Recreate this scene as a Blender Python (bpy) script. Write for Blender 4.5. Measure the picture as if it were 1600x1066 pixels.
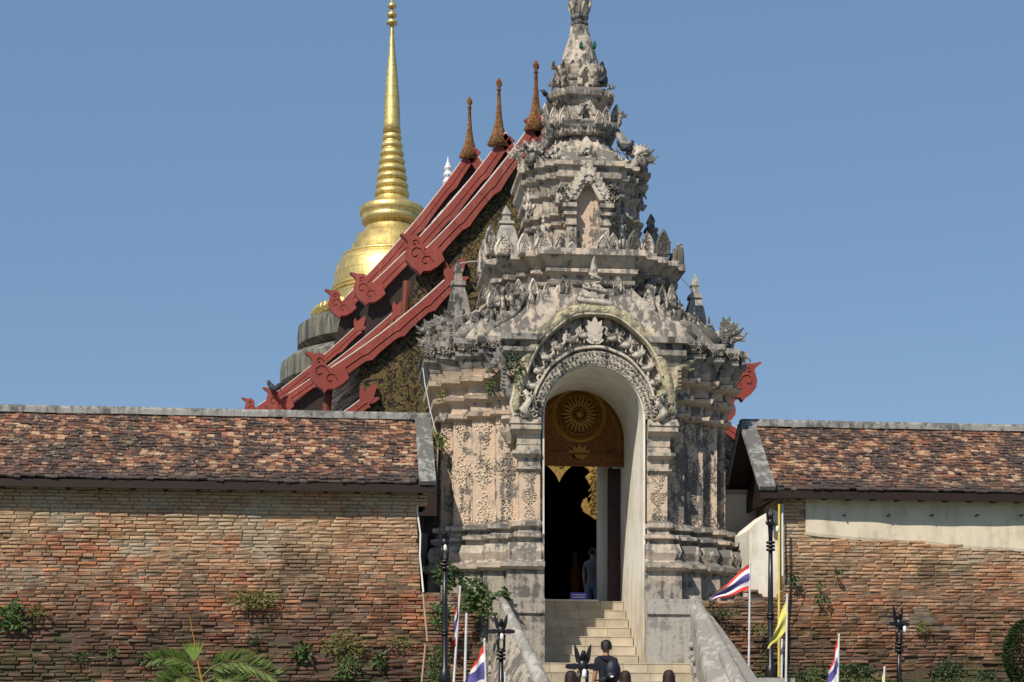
import bpy, bmesh, math, random
from mathutils import Vector, Matrix, noise
PI = math.pi; R = math.radians
random.seed(7)
for o in list(bpy.data.objects): bpy.data.objects.remove(o)
scene = bpy.context.scene
COL = scene.collection

# ------------------------------------------------------------------ camera, sky, sun, exposure
TH = R(6.0); F = 2890.0; HZ = 1190.0; ZC = -2.94
VX, VY = math.sin(TH), math.cos(TH)
CX = -(34 * VX + 1.482 * VY); CY = -(34 * VY - 1.482 * VX)
cam_d = bpy.data.cameras.new('camera'); cam = bpy.data.objects.new('camera', cam_d); COL.objects.link(cam)
cam.location = (CX, CY, ZC); cam.rotation_euler = (R(90), 0, -TH)
cam_d.sensor_width = 36; cam_d.lens = F / 1600 * 36; cam_d.shift_y = (HZ - 533) / 1600
cam_d.clip_end = 6000; cam_d.clip_start = .5
scene.camera = cam
SUN_AZ = R(37); SUN_EL = R(46)
sdir = Vector((-math.sin(SUN_AZ) * math.cos(SUN_EL), -math.cos(SUN_AZ) * math.cos(SUN_EL), math.sin(SUN_EL)))
world = bpy.data.worlds.new('World'); scene.world = world; world.use_nodes = True
wn = world.node_tree.nodes; wl = world.node_tree.links
sky = wn.new('ShaderNodeTexSky'); sky.sky_type = 'NISHITA'; sky.sun_disc = False
sky.sun_elevation = SUN_EL; sky.sun_rotation = math.atan2(sdir.x, sdir.y)
sky.air_density = 1.0; sky.dust_density = .4; sky.ozone_density = 1.0; sky.altitude = 200
veil = wn.new('ShaderNodeMix'); veil.data_type = 'RGBA'; veil.inputs[0].default_value = .6   # thin even haze lifts the whole dry-season sky
wl.new(sky.outputs[0], veil.inputs[6]); veil.inputs[7].default_value = (1.28, 2.36, 4.05, 1)
wl.new(veil.outputs[2], wn['Background'].inputs[0]); wn['Background'].inputs[1].default_value = .103
sun_d = bpy.data.lights.new('sun', 'SUN'); sun_d.energy = 5.0; sun_d.angle = R(.5); sun_d.color = (1, .90, .76)
sun = bpy.data.objects.new('sun', sun_d); COL.objects.link(sun); sun.rotation_euler = sdir.to_track_quat('Z', 'Y').to_euler()
scene.view_settings.view_transform = 'Standard'; scene.view_settings.look = 'None'
scene.view_settings.exposure = 0.22; scene.view_settings.gamma = 1

def P(px, py, Y):
    """world point on the plane Y that the photograph shows at px, py"""
    k = (px - 800) / F
    dx = (Y - CY) * (VX + k * VY) / (VY - k * VX)
    dep = dx * VX + (Y - CY) * VY
    return Vector((CX + dx, Y, ZC + (HZ - py) / F * dep))
def proj(p):
    dx, dy = p[0] - CX, p[1] - CY
    dep = dx * VX + dy * VY
    return 800 + F * (dx * VY - dy * VX) / dep, HZ - F * (p[2] - ZC) / dep, F / dep

# ------------------------------------------------------------------ materials
class NT:
    def __init__(s, name):
        s.m = bpy.data.materials.new(name); s.m.use_nodes = True
        s.n = s.m.node_tree.nodes; s.l = s.m.node_tree.links
        s.b = s.n['Principled BSDF']; s.geo = s.n.new('ShaderNodeNewGeometry').outputs['Position']
        s.b.inputs['Specular IOR Level'].default_value = .3
    def inp(s, sock, v):
        if isinstance(v, bpy.types.NodeSocket): s.l.new(v, sock)
        else:
            if isinstance(v, tuple) and len(v) == 3 and sock.type == 'RGBA': v = v + (1,)
            sock.default_value = v
    def scale(s, v, vec=None):
        n = s.n.new('ShaderNodeVectorMath'); n.operation = 'MULTIPLY'; s.inp(n.inputs[0], vec or s.geo); n.inputs[1].default_value = v; return n.outputs[0]
    def noise(s, sc, det=5, vec=None, rough=.6, dist=0):
        n = s.n.new('ShaderNodeTexNoise'); s.l.new(vec or s.geo, n.inputs['Vector'])
        n.inputs['Scale'].default_value = sc; n.inputs['Detail'].default_value = det; n.inputs['Roughness'].default_value = rough; n.inputs['Distortion'].default_value = dist
        return n.outputs[0]
    def vor(s, sc, vec=None, feat='F1', out=0):
        n = s.n.new('ShaderNodeTexVoronoi'); n.feature = feat; s.l.new(vec or s.geo, n.inputs['Vector']); n.inputs['Scale'].default_value = sc
        return n.outputs[out]
    def ramp(s, v, *st):
        n = s.n.new('ShaderNodeValToRGB'); s.l.new(v, n.inputs[0]); e = n.color_ramp.elements
        while len(e) < len(st): e.new(.5)
        for i, (p, c) in enumerate(st):
            e[i].position = p; e[i].color = (c, c, c, 1) if not isinstance(c, tuple) else c + (1,)
        return n.outputs[0]
    def mix(s, f, a, b, mode='MIX'):
        n = s.n.new('ShaderNodeMix'); n.data_type = 'RGBA'; n.blend_type = mode
        s.inp(n.inputs[0], f); s.inp(n.inputs[6], a); s.inp(n.inputs[7], b); return n.outputs[2]
    def math(s, op, a, b=0, c=None, clamp=False):
        n = s.n.new('ShaderNodeMath'); n.operation = op; n.use_clamp = clamp; s.inp(n.inputs[0], a); s.inp(n.inputs[1], b)
        if c is not None: s.inp(n.inputs[2], c)
        return n.outputs[0]
    def axis(s, i, what='Position'):
        n = s.n.new('ShaderNodeSeparateXYZ'); g = s.n.new('ShaderNodeNewGeometry'); s.l.new(g.outputs[what], n.inputs[0]); return n.outputs[i]
    def tint(s):
        a = s.n.new('ShaderNodeAttribute'); a.attribute_name = 'Col'; o = s.n.new('ShaderNodeObjectInfo')
        return s.mix(1.0, a.outputs[0], o.outputs['Color'], 'MULTIPLY')
    def bump(s, h, st=.3, dist=.02):
        n = s.n.new('ShaderNodeBump'); s.l.new(h, n.inputs['Height']); n.inputs['Strength'].default_value = st; n.inputs['Distance'].default_value = dist
        s.l.new(n.outputs[0], s.b.inputs['Normal'])
    def done(s, col, rough=.85, metal=0):
        s.inp(s.b.inputs['Base Color'], col); s.inp(s.b.inputs['Roughness'], rough); s.inp(s.b.inputs['Metallic'], metal); return s.m

def stucco(name, light, mid, dark, amt=.5, pink=None, side=0.0, relief=0):
    t = NT(name)
    big = t.noise(1.9, 7, rough=.68)
    fine = t.noise(7, 8, rough=.7)
    streak = t.noise(1, 6, t.scale((9, 9, 1.1)), .6)
    up = t.math('MULTIPLY', t.axis(2, 'Normal'), .12)
    m = t.math('ADD', t.math('MULTIPLY', big, .72), t.math('MULTIPLY', streak, .62))
    m = t.math('ADD', m, t.math('MULTIPLY', fine, .52))
    m = t.math('ADD', m, up)
    m = t.math('ADD', m, t.math('MULTIPLY', t.math('SUBTRACT', t.axis(2), 4.2, clamp=True), .018))   # the exposed upper tiers have weathered greyer
    if side:   # colour turns darker into the right half of the gate
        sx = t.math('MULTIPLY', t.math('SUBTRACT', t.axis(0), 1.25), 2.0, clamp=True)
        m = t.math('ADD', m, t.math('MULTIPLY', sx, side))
    c1 = t.mix(t.ramp(m, (.58, 0), (1.02, 1)), light, mid)
    if pink:
        pk = t.ramp(t.noise(.8, 4), (.38, 0), (.62, 1))
        c1 = t.mix(t.math('MULTIPLY', pk, .85), c1, t.mix(t.ramp(m, (.75, 0), (1.1, 1)), pink, mid))
    k = .98 - amt * .22
    c2 = t.mix(t.ramp(m, (k - .03, 0), (k + .14, .45), (k + .36, 1)), c1, dark)
    sp = t.ramp(t.noise(28, 4), (.56, 0), (.7, .3))
    c3 = t.mix(sp, c2, tuple(x * .45 for x in mid))
    h = t.math('ADD', t.noise(14, 8, rough=.7), t.math('MULTIPLY', t.noise(70, 3), .35))
    if relief:
        v = t.vor(relief, t.mix(.25, t.geo, t.noise(6, 2), 'ADD'), 'SMOOTH_F1')
        h = t.math('ADD', h, t.math('MULTIPLY', v, 2.2))
        c3 = t.mix(t.ramp(v, (.35, 0), (.6, .35)), c3, dark)
    t.bump(h, .55, .03)
    return t.done(t.mix(1.0, c3, t.tint(), 'MULTIPLY'), .92)

M = {}
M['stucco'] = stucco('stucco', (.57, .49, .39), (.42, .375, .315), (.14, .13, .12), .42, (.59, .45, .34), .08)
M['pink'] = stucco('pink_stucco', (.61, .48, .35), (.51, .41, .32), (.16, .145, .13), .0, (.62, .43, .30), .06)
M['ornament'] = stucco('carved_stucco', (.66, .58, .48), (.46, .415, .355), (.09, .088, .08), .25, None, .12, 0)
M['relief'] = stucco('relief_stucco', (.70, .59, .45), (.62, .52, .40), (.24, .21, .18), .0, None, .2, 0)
M['band'] = stucco('worn_band_stucco', (.58, .52, .43), (.44, .40, .34), (.10, .095, .085), .2, None, 0, 22)
M['grey'] = stucco('grey_cement', (.40, .385, .355), (.33, .32, .295), (.22, .21, .195), .15)
M['cap'] = stucco('mossy_cement_cap', (.33, .33, .32), (.25, .25, .24), (.11, .11, .105), .35)
M['pier'] = stucco('plinth_render', (.42, .375, .31), (.30, .27, .23), (.12, .11, .10), .2)
M['crust'] = stucco('lichen_crust', (.38, .35, .31), (.23, .215, .195), (.055, .055, .053), .5)
M['naga'] = stucco('mossy_stucco', (.52, .46, .31), (.38, .34, .22), (.14, .13, .10), .25, None, 0, 12)

def plain(name, col, rough=.8, metal=0, var=.25, sc=8, bump=.15, spec=.3):
    t = NT(name)
    c = t.mix(t.ramp(t.noise(sc, 6), (.35, 0), (.7, 1)), col, tuple(x * (1 - var) for x in col))
    t.bump(t.noise(sc * 4, 4), bump, .01); t.b.inputs['Specular IOR Level'].default_value = spec
    return t.done(t.mix(1.0, c, t.tint(), 'MULTIPLY'), rough, metal)
def whiteplaster(name, base, grime, lo=.55, hi=.75):
    t = NT(name)
    st = t.noise(1, 6, t.scale((5, 5, .9)), .65); bl = t.noise(1.6, 7, rough=.7)
    m = t.math('ADD', t.math('MULTIPLY', st, .55), t.math('MULTIPLY', bl, .55))
    zlow = t.math('MULTIPLY', t.math('SUBTRACT', .9, t.axis(2)), .12, clamp=True)
    m = t.math('ADD', m, zlow)
    c = t.mix(t.ramp(m, (lo, 0), (hi, .75), (hi + .12, 1)), base, grime)
    t.bump(t.noise(9, 6), .3, .02)
    return t.done(c, .85)
M['white'] = whiteplaster('white_plaster', (.72, .70, .64), (.38, .31, .21), .50, .76)
M['white2'] = whiteplaster('limewashed_plaster', (.66, .64, .58), (.40, .34, .26), .56, .85)
M['band_plaster'] = whiteplaster('faded_render', (.60, .54, .42), (.36, .30, .22), .52, .7)
M['brick'] = None
def brick_mat(name='old_brick', mortar=False):
    t = NT(name)
    z = t.axis(2)
    base = t.tint() if not mortar else t.mix(t.ramp(t.noise(3, 6), (.4, 0), (.65, 1)), (.17, .115, .08), (.07, .045, .035))
    n1 = t.noise(.5, 6, t.scale((1, 1, 1.8)), .65); n2 = t.noise(2.6, 6, rough=.7)
    hi = t.math('ADD', t.math('MULTIPLY', z, .13), t.math('ADD', t.math('MULTIPLY', n1, 1.2), t.math('MULTIPLY', n2, .35)))
    lime = t.ramp(hi, (.72, 0), (1.06, .68 if not mortar else .45))
    c = t.mix(lime, base, (.50, .38, .24))
    n3 = t.noise(.9, 5, t.scale((1, 1, 1.5)), .6)
    pl = t.ramp(t.math('ADD', t.math('ADD', t.math('MULTIPLY', n3, 1.0), t.math('MULTIPLY', t.noise(8, 4), .25)), t.math('MULTIPLY', z, .04)), (.70, 0), (.78, .55))
    c = t.mix(pl, c, (.40, .37, .29))
    lo = t.math('ADD', t.math('MULTIPLY', z, -.17), t.math('ADD', t.math('MULTIPLY', n1, 1.3), t.math('MULTIPLY', n2, .75)))
    alg = t.ramp(t.math('MULTIPLY', lo, .7), (.64, 0), (.78, .6), (.94, .9))
    c = t.mix(alg, c, (.050, .036, .030))
    sp = t.ramp(t.noise(16, 5, rough=.75), (.5, 0), (.68, .65))
    c = t.mix(t.math('MULTIPLY', sp, .75), c, (.13, .09, .07))
    mo = t.math('ADD', t.math('MULTIPLY', z, -.12), t.math('ADD', t.math('MULTIPLY', t.noise(1.3, 6, rough=.7), .9), t.math('MULTIPLY', t.noise(9, 4), .3)))
    c = t.mix(t.ramp(mo, (.70, 0), (.84, .6)), c, (.060, .075, .028))
    t.bump(t.noise(30, 6, rough=.7), .7, .02)
    return t.done(c, .95)
M['brick'] = brick_mat()
def mortar_mat():
    t = NT('mud_mortar')
    c = t.mix(t.ramp(t.noise(3, 6), (.4, 0), (.65, 1)), (.13, .09, .065), (.05, .035, .028))
    t.bump(t.noise(25, 6), .8, .03); return t.done(c, .95)
M['mortar'] = brick_mat('mud_mortar', True)
def tile_mat():
    t = NT('clay_tile')
    c = t.mix(1.0, t.tint(), (.66, .61, .62), 'MULTIPLY')
    li = t.ramp(t.math('ADD', t.math('MULTIPLY', t.noise(2.0, 3), .5), t.math('MULTIPLY', t.noise(9, 7, rough=.8), .5)), (.455, 0), (.55, .92))
    c = t.mix(li, c, (.045, .036, .034))
    pl = t.ramp(t.noise(14, 4), (.58, 0), (.66, .5)); c = t.mix(pl, c, (.5, .38, .26))
    ze = t.math('MULTIPLY', t.math('SUBTRACT', 2.42, t.axis(2)), 3.2, clamp=True)   # tile courses turn darker towards the eave
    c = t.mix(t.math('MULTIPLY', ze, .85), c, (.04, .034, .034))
    t.bump(t.noise(40, 5), .6, .01); return t.done(c, .9)
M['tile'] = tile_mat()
def red_mat():
    t = NT('faded_red_paint'); c = t.mix(t.ramp(t.noise(1.2, 6, rough=.7), (.35, 0), (.7, 1)), (.235, .043, .030), (.165, .036, .028))
    c = t.mix(t.ramp(t.noise(1, 6, t.scale((3, 3, .5)), .7), (.5, 0), (.8, .5)), c, (.33, .13, .10)); t.bump(t.noise(12, 5), .25, .02); return t.done(c, .6)
M['red'] = red_mat()
M['redline'] = plain('lime_mortar_edge', (.62, .57, .52), .8)
M['wood'] = plain('dark_wood', (.022, .012, .009), .6)
M['brownwood'] = plain('brown_post', (.13, .035, .018), .6)
M['purple'] = plain('maroon_door_paint', (.045, .018, .022), .55)
M['black'] = plain('black_iron', (.018, .018, .021), .35, .3, .3, 20, .05, .5)
M['steel'] = plain('white_painted_pole', (.62, .62, .63), .4)
M['yellow'] = plain('yellow_pole_paint', (.62, .50, .10), .5)
M['bamboo'] = plain('bare_timber', (.42, .30, .20), .8)
M['bulb'] = plain('frosted_bulb', (.8, .8, .78), .3)
M['fly'] = plain('yellow_flag_cloth', (.58, .54, .13), .8, 0, .15)
M['fr'] = plain('red_flag_cloth', (.60, .05, .04), .8, 0, .15)
M['fw'] = plain('white_flag_cloth', (.72, .70, .72), .8, 0, .1)
M['fb'] = plain('blue_flag_cloth', (.10, .09, .30), .8, 0, .15)
M['skin'] = plain('skin', (.36, .19, .12), .6, 0, .1)
M['hair'] = plain('black_hair', (.012, .009, .008), .5, 0, .3, 60, .4)
M['hairb'] = plain('dark_brown_hair', (.028, .015, .011), .5, 0, .6, 60, .6)
M['tee'] = plain('black_cotton', (.016, .017, .024), .9, 0, .3, 8, .5)
M['bag'] = plain('navy_nylon', (.012, .014, .028), .5, 0, .3, 10, .5)
M['greytee'] = plain('grey_cotton', (.16, .16, .16), .9)
M['jeans'] = plain('blue_denim', (.10, .16, .26), .9)
M['pinkc'] = plain('rose_cotton', (.35, .12, .12), .9)
M['tilec'] = plain('beige_step_tile', (.47, .41, .315), .6, 0, .34, 3, .1)
M['grass'] = plain('grass', (.075, .13, .03), .9, 0, .5, 3, .3)
M['asphalt'] = plain('paving', (.16, .15, .14), .9, 0, .3, 4, .3)
M['bluesign'] = plain('blue_sign', (.04, .05, .35), .5)
M['bird'] = plain('pigeon_feathers', (.035, .037, .048), .6)
M['greenglass'] = plain('green_glass_inlay', (.03, .12, .07), .3)
M['wire'] = plain('white_cable', (.6, .6, .6), .5)
def leafmat(name, col):
    t = NT(name); c = t.mix(1.0, t.mix(t.noise(6, 3), col, tuple(x * .6 for x in col)), t.tint(), 'MULTIPLY')
    t.b.inputs['Specular IOR Level'].default_value = .4
    tr = t.n.new('ShaderNodeBsdfTranslucent'); mx = t.n.new('ShaderNodeMixShader'); mx.inputs[0].default_value = .3
    t.l.new(c, tr.inputs[0]); t.done(c, .5); t.l.new(t.b.outputs[0], mx.inputs[1]); t.l.new(tr.outputs[0], mx.inputs[2])
    t.l.new(mx.outputs[0], t.n['Material Output'].inputs[0]); return t.m
M['leaf'] = leafmat('green_leaf', (.07, .13, .035)); M['leafd'] = leafmat('dark_leaf', (.035, .075, .025)); M['leafy'] = leafmat('olive_leaf', (.14, .16, .04))
M['palm'] = leafmat('palm_leaf', (.16, .24, .05))
def gold_mat():
    t = NT('gold_copper_plate')
    n = t.noise(.9, 6, rough=.7)
    c = t.mix(t.ramp(n, (.35, 0), (.65, 1)), (.80, .62, .24), (.66, .52, .22))
    c = t.mix(t.ramp(t.noise(3, 6), (.54, 0), (.70, .6)), c, (.32, .25, .12))
    ax = t.math('SUBTRACT', t.axis(0), GC[0]); ay = t.math('SUBTRACT', t.axis(1), GC[1])
    an = t.math('MULTIPLY', t.math('ARCTAN2', ay, ax), 3.2)
    cb = t.n.new('ShaderNodeCombineXYZ'); t.l.new(an, cb.inputs[0]); t.l.new(t.axis(2), cb.inputs[1])
    br = t.n.new('ShaderNodeTexBrick'); t.l.new(cb.outputs[0], br.inputs['Vector']); br.inputs['Scale'].default_value = 1.0
    br.inputs['Mortar Size'].default_value = .014; br.inputs['Brick Width'].default_value = .8; br.inputs['Row Height'].default_value = .62
    br.inputs['Color1'].default_value = (1, 1, 1, 1); br.inputs['Color2'].default_value = (.86, .84, .8, 1); br.inputs['Mortar'].default_value = (.5, .45, .35, 1)
    c = t.mix(1.0, c, br.outputs[0], 'MULTIPLY')
    h = t.math('ADD', t.noise(2.5, 5), t.math('MULTIPLY', br.outputs[1], -.5))
    t.bump(h, .45, .06)
    return t.done(t.mix(1.0, c, t.tint(), 'MULTIPLY'), t.ramp(t.noise(1.5, 4), (.3, .38), (.7, .52)), .82)
GC = P(612.5, 900, 75.0)
M['gold'] = gold_mat()
def lead_mat():
    t = NT('weathered_copper_base')
    c = t.mix(t.ramp(t.noise(1, 7, t.scale((2, 2, .25)), .75), (.4, 0), (.62, 1)), (.055, .055, .048), (.24, .23, .18)); t.bump(t.noise(2, 5), .4, .1)
    return t.done(c, .6, .2)
M['lead'] = lead_mat()
def goldcarve(name, ground, gold, sc, lo=.36, hi=.5):
    t = NT(name)
    w = t.mix(.12, t.geo, t.noise(4, 3), 'ADD')
    v = t.vor(sc, w, 'DISTANCE_TO_EDGE', 0)
    n = t.noise(sc * .8, 3, dist=2.5)
    m = t.ramp(n, (lo, 0), (hi, 1), (hi + .06, 1), (hi + .12, 0))
    c = t.mix(m, ground, gold)
    t.bump(m, .6, .03); return t.done(c, .55, .25)
M['gable'] = goldcarve('gilded_gable_carving', (.012, .008, .006), (.12, .085, .03), 4.5, .43, .53)
M['tymp'] = goldcarve('carved_tympanum', (.11, .034, .014), (.24, .11, .028), 15, .40, .5)
M['goldleaf'] = plain('gold_leaf', (.50, .31, .05), .4, .35, .4, 20, .4)
M['veil'] = goldcarve('gilded_openwork', (.10, .05, .012), (.55, .36, .09), 20, .36, .46)
M['dimgold'] = plain('dim_gold_paint', (.34, .19, .03), .5, .25, .4, 20, .4)
M['chofa'] = goldcarve('gilded_finial', (.11, .03, .016), (.32, .19, .06), 16, .46, .56)

# ------------------------------------------------------------------ mesh helpers
class MB:
    def __init__(s): s.v = []; s.f = []; s.c = []; s.mi = []; s.cur = (1, 1, 1); s.m = 0; s.smooth = False; s.sm = []
    def add(s, vs, fs, T=None):
        b = len(s.v)
        for p in vs:
            p = Vector(p)
            s.v.append(T @ p if T else p)
        for f in fs:
            s.f.append([i + b for i in f]); s.c.append(s.cur); s.mi.append(s.m); s.sm.append(s.smooth)
        return s
    def box(s, x0, x1, y0, y1, z0, z1, T=None):
        return s.add([(x0, y0, z0), (x1, y0, z0), (x1, y1, z0), (x0, y1, z0), (x0, y0, z1), (x1, y0, z1), (x1, y1, z1), (x0, y1, z1)],
                     [(0, 3, 2, 1), (4, 5, 6, 7), (0, 1, 5, 4), (1, 2, 6, 5), (2, 3, 7, 6), (3, 0, 4, 7)], T)
    def prism(s, pts, y0, y1, T=None, inset=0):
        """outline pts (x,z) in the XZ plane extruded from y0 (front) to y1"""
        n = len(pts)
        vs = [(x, y0, z) for x, z in pts] + [(x, y1, z) for x, z in pts]
        fs = [list(range(n)), list(range(2 * n - 1, n - 1, -1))] + [(i, i + n, (i + 1) % n + n, (i + 1) % n) for i in range(n)]
        return s.add(vs, fs, T)
    def lathe(s, prof, seg=24, T=None, cap=True):
        n = len(prof); vs = []
        for r, z in prof:
            for k in range(seg):
                a = 2 * PI * k / seg; vs.append((r * math.cos(a), r * math.sin(a), z))
        fs = [(i * seg + k, i * seg + (k + 1) % seg, (i + 1) * seg + (k + 1) % seg, (i + 1) * seg + k) for i in range(n - 1) for k in range(seg)]
        if cap: fs += [list(range(seg - 1, -1, -1)), [(n - 1) * seg + k for k in range(seg)]]
        return s.add(vs, fs, T)
    def tube(s, path, rad, seg=6, T=None):
        path = [Vector(p) for p in path]; n = len(path)
        if not isinstance(rad, (list, tuple)): rad = [rad] * n
        vs = []; up = None
        for i, p in enumerate(path):
            d = (path[min(i + 1, n - 1)] - path[max(i - 1, 0)]).normalized()
            if up is None: up = Vector((0, 0, 1)) if abs(d.z) < .9 else Vector((0, 1, 0))
            x = d.cross(up).normalized(); up = x.cross(d).normalized()
            for k in range(seg):
                a = 2 * PI * k / seg; vs.append(p + (x * math.cos(a) + up * math.sin(a)) * rad[i])
        fs = [(i * seg + k, i * seg + (k + 1) % seg, (i + 1) * seg + (k + 1) % seg, (i + 1) * seg + k) for i in range(n - 1) for k in range(seg)]
        fs += [list(range(seg - 1, -1, -1)), [(n - 1) * seg + k for k in range(seg)]]
        return s.add(vs, fs, T)
    def ell(s, c, r, seg=10, rings=6, T=None):
        pr = []; 
        for i in range(1, rings):
            a = PI * i / rings; pr.append((math.sin(a), -math.cos(a)))
        vs = [(c[0], c[1], c[2] - r[2])] + [(c[0] + r[0] * q * math.cos(2 * PI * k / seg), c[1] + r[1] * q * math.sin(2 * PI * k / seg), c[2] + r[2] * z) for q, z in pr for k in range(seg)] + [(c[0], c[1], c[2] + r[2])]
        m = rings - 1; fs = [(0, 1 + (k + 1) % seg, 1 + k) for k in range(seg)]
        fs += [(1 + i * seg + k, 1 + i * seg + (k + 1) % seg, 1 + (i + 1) * seg + (k + 1) % seg, 1 + (i + 1) * seg + k) for i in range(m - 1) for k in range(seg)]
        L = len(vs) - 1; fs += [(L, 1 + (m - 1) * seg + k, 1 + (m - 1) * seg + (k + 1) % seg) for k in range(seg)]
        return s.add(vs, fs, T)
    def mesh(s, name, *mats):
        me = bpy.data.meshes.new(name); me.from_pydata([tuple(p) for p in s.v], [], s.f)
        a = me.color_attributes.new('Col', 'FLOAT_COLOR', 'CORNER')
        buf = []
        for f, c in zip(s.f, s.c): buf += list(c + (1,)) * len(f)
        a.data.foreach_set('color', buf)
        me.polygons.foreach_set('material_index', s.mi); me.polygons.foreach_set('use_smooth', s.sm)
        for m in mats: me.materials.append(m)
        me.update(); return me
    def build(s, name, mats, parent=None, fix=True):
        if not isinstance(mats, (list, tuple)): mats = [mats]
        me = s.mesh(name, *mats)
        if fix:
            b = bmesh.new(); b.from_mesh(me); bmesh.ops.recalc_face_normals(b, faces=b.faces); b.to_mesh(me); b.free()
        return link(name, me, parent)
def link(name, me, parent=None, loc=None, T=None):
    o = bpy.data.objects.new(name, me); COL.objects.link(o)
    if parent: o.parent = parent; o.matrix_parent_inverse = Matrix.Translation(parent.location).inverted() if parent.parent is None else Matrix()
    if T is not None: o.matrix_basis = T
    if loc is not None: o.location = loc
    return o
def tag(o, label=None, cat=None, group=None, kind=None):
    if label: o['label'] = label
    if cat: o['category'] = cat
    if group: o['group'] = group
    if kind: o['kind'] = kind
    return o
def thing(name, loc, label, cat, group=None):
    o = bpy.data.objects.new(name, None); COL.objects.link(o); o.location = loc; o.empty_display_size = .2
    return tag(o, label, cat, group)
def TR(loc, rz=0, sc=(1, 1, 1), rx=0, ry=0):
    if not isinstance(sc, (tuple, list)): sc = (sc,) * 3
    return Matrix.Translation(loc) @ Matrix.Rotation(rz, 4, 'Z') @ Matrix.Rotation(ry, 4, 'Y') @ Matrix.Rotation(rx, 4, 'X') @ Matrix.Diagonal((*sc, 1))

# ------------------------------------------------------------------ ornament meshes
def curls(mb, inside, box, size, seed, depth=.035):
    """stucco scrollwork: spiral ribs standing proud of the plane y=0 (towards -y)"""
    rnd = random.Random(seed); x0, x1, z0, z1 = box; st = size * 1.5
    j = 0; z = z0 + st / 2
    while z < z1:
        x = x0 + st / 2 + (st / 2 if j % 2 else 0)
        while x < x1:
            cx, cz = x + rnd.uniform(-.15, .15) * st, z + rnd.uniform(-.15, .15) * st
            if inside(cx, cz):
                sgn = rnd.choice((-1, 1)); a0 = rnd.uniform(0, 6.28); n = 9; dk = rnd.uniform(.75, 1.3); vs = []; w0 = size * .24
                for i in range(n):
                    t = i / (n - 1); r = size * (.88 - .70 * t); a = a0 + sgn * t * 5.2
                    w = w0 * (1.1 - .5 * t) if i else w0 * .4
                    ca, sa = math.cos(a), math.sin(a)
                    dd = -depth * dk * (.5 + .5 * t); vs += [(cx + (r - w) * ca, .004, cz + (r - w) * sa), (cx + (r - w * .45) * ca, dd, cz + (r - w * .45) * sa), (cx + (r + w * .45) * ca, dd, cz + (r + w * .45) * sa), (cx + (r + w) * ca, .004, cz + (r + w) * sa)]
                fs = []
                for i in range(n - 1):
                    b = i * 4; fs += [(b, b + 4, b + 5, b + 1), (b + 1, b + 5, b + 6, b + 2), (b + 2, b + 6, b + 7, b + 3)]
                fs.append((4 * n - 4, 4 * n - 3, 4 * n - 2, 4 * n - 1)); mb.add(vs, fs)
            x += st
        z += st * .87; j += 1
    return mb
def flame_outline(w, h, n=7, curl=.0):
    L = []
    for i in range(n + 1):
        t = i / n; L.append((w / 2 * (math.sin(PI * (.30 + .70 * t)) ** .8 if t < 1 else 0) * (1.05 if t < .5 else 1) + curl * t * t * w, h * t))
    l = [(x, z) for x, z in L]; r = [(-x + 2 * curl * (z / h) ** 2 * w, z) for x, z in reversed(L[:-1])]
    return l + r
def m_antefix(seed, w=.26, h=.5, d=.1):
    mb = MB(); o = flame_outline(w, h); mb.prism(o, -.0, d)
    n = len(o); vs = [(x, 0, z) for x, z in o] + [(x * .78, -.03, z * .82 + .045 * h) for x, z in o]
    mb.add(vs, [(i, (i + 1) % n, (i + 1) % n + n, i + n) for i in range(n)])
    vs2 = [(x * .78, -.03, z * .82 + .045 * h) for x, z in o] + [(x * .66, -.012, z * .70 + .09 * h) for x, z in o]
    mb.add(vs2, [(i, (i + 1) % n, (i + 1) % n + n, i + n) for i in range(n)] + [list(range(n, 2 * n))])
    q = MB(); curls(q, lambda x, z: abs(x) < w * .30 * (1 - z / h * .75), (-w / 2, w / 2, .05 * h, .8 * h), w * .13, seed, .016)
    mb.add([(v.x, v.y - .012, v.z) for v in q.v], q.f)
    return mb.mesh('antefix', M['ornament'])
def m_panel(kind, w, h, seed, size=.055):
    mb = MB()
    ins = {'diamond': lambda x, z: abs(x) / (w / 2) + abs(z) / (h / 2) < 1.0,
           'up': lambda x, z: abs(x) / (w / 2) < 1.0 - (z + h / 2) / h * .95,
           'down': lambda x, z: abs(x) / (w / 2) < .05 + (z + h / 2) / h * .95,
           'rect': lambda x, z: True}[kind]
    curls(mb, ins, (-w / 2, w / 2, -h / 2, h / 2), size, seed, .017)
    return mb.mesh('relief_scroll', M['relief'])
ANTE = [m_antefix(i) for i in range(4)]
def flames(mb, c, n, h, w, fan=.5, T=None, d=.04):
    for i in range(n):
        a = (i / (n - 1) - .5) * 2 * fan if n > 1 else 0
        hh = h * (1 - .35 * abs(a / fan if fan else 0))
        o = flame_outline(w, hh, 5, .25 * (1 if a > 0 else -1) if a else 0)
        t = TR((c[0], c[1] + .007 * abs(i - (n - 1) / 2) + .0015 * i, c[2]), 0, 1, 0, a); mb.prism(o, -d / 2, d / 2, (T @ t) if T else t)
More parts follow.
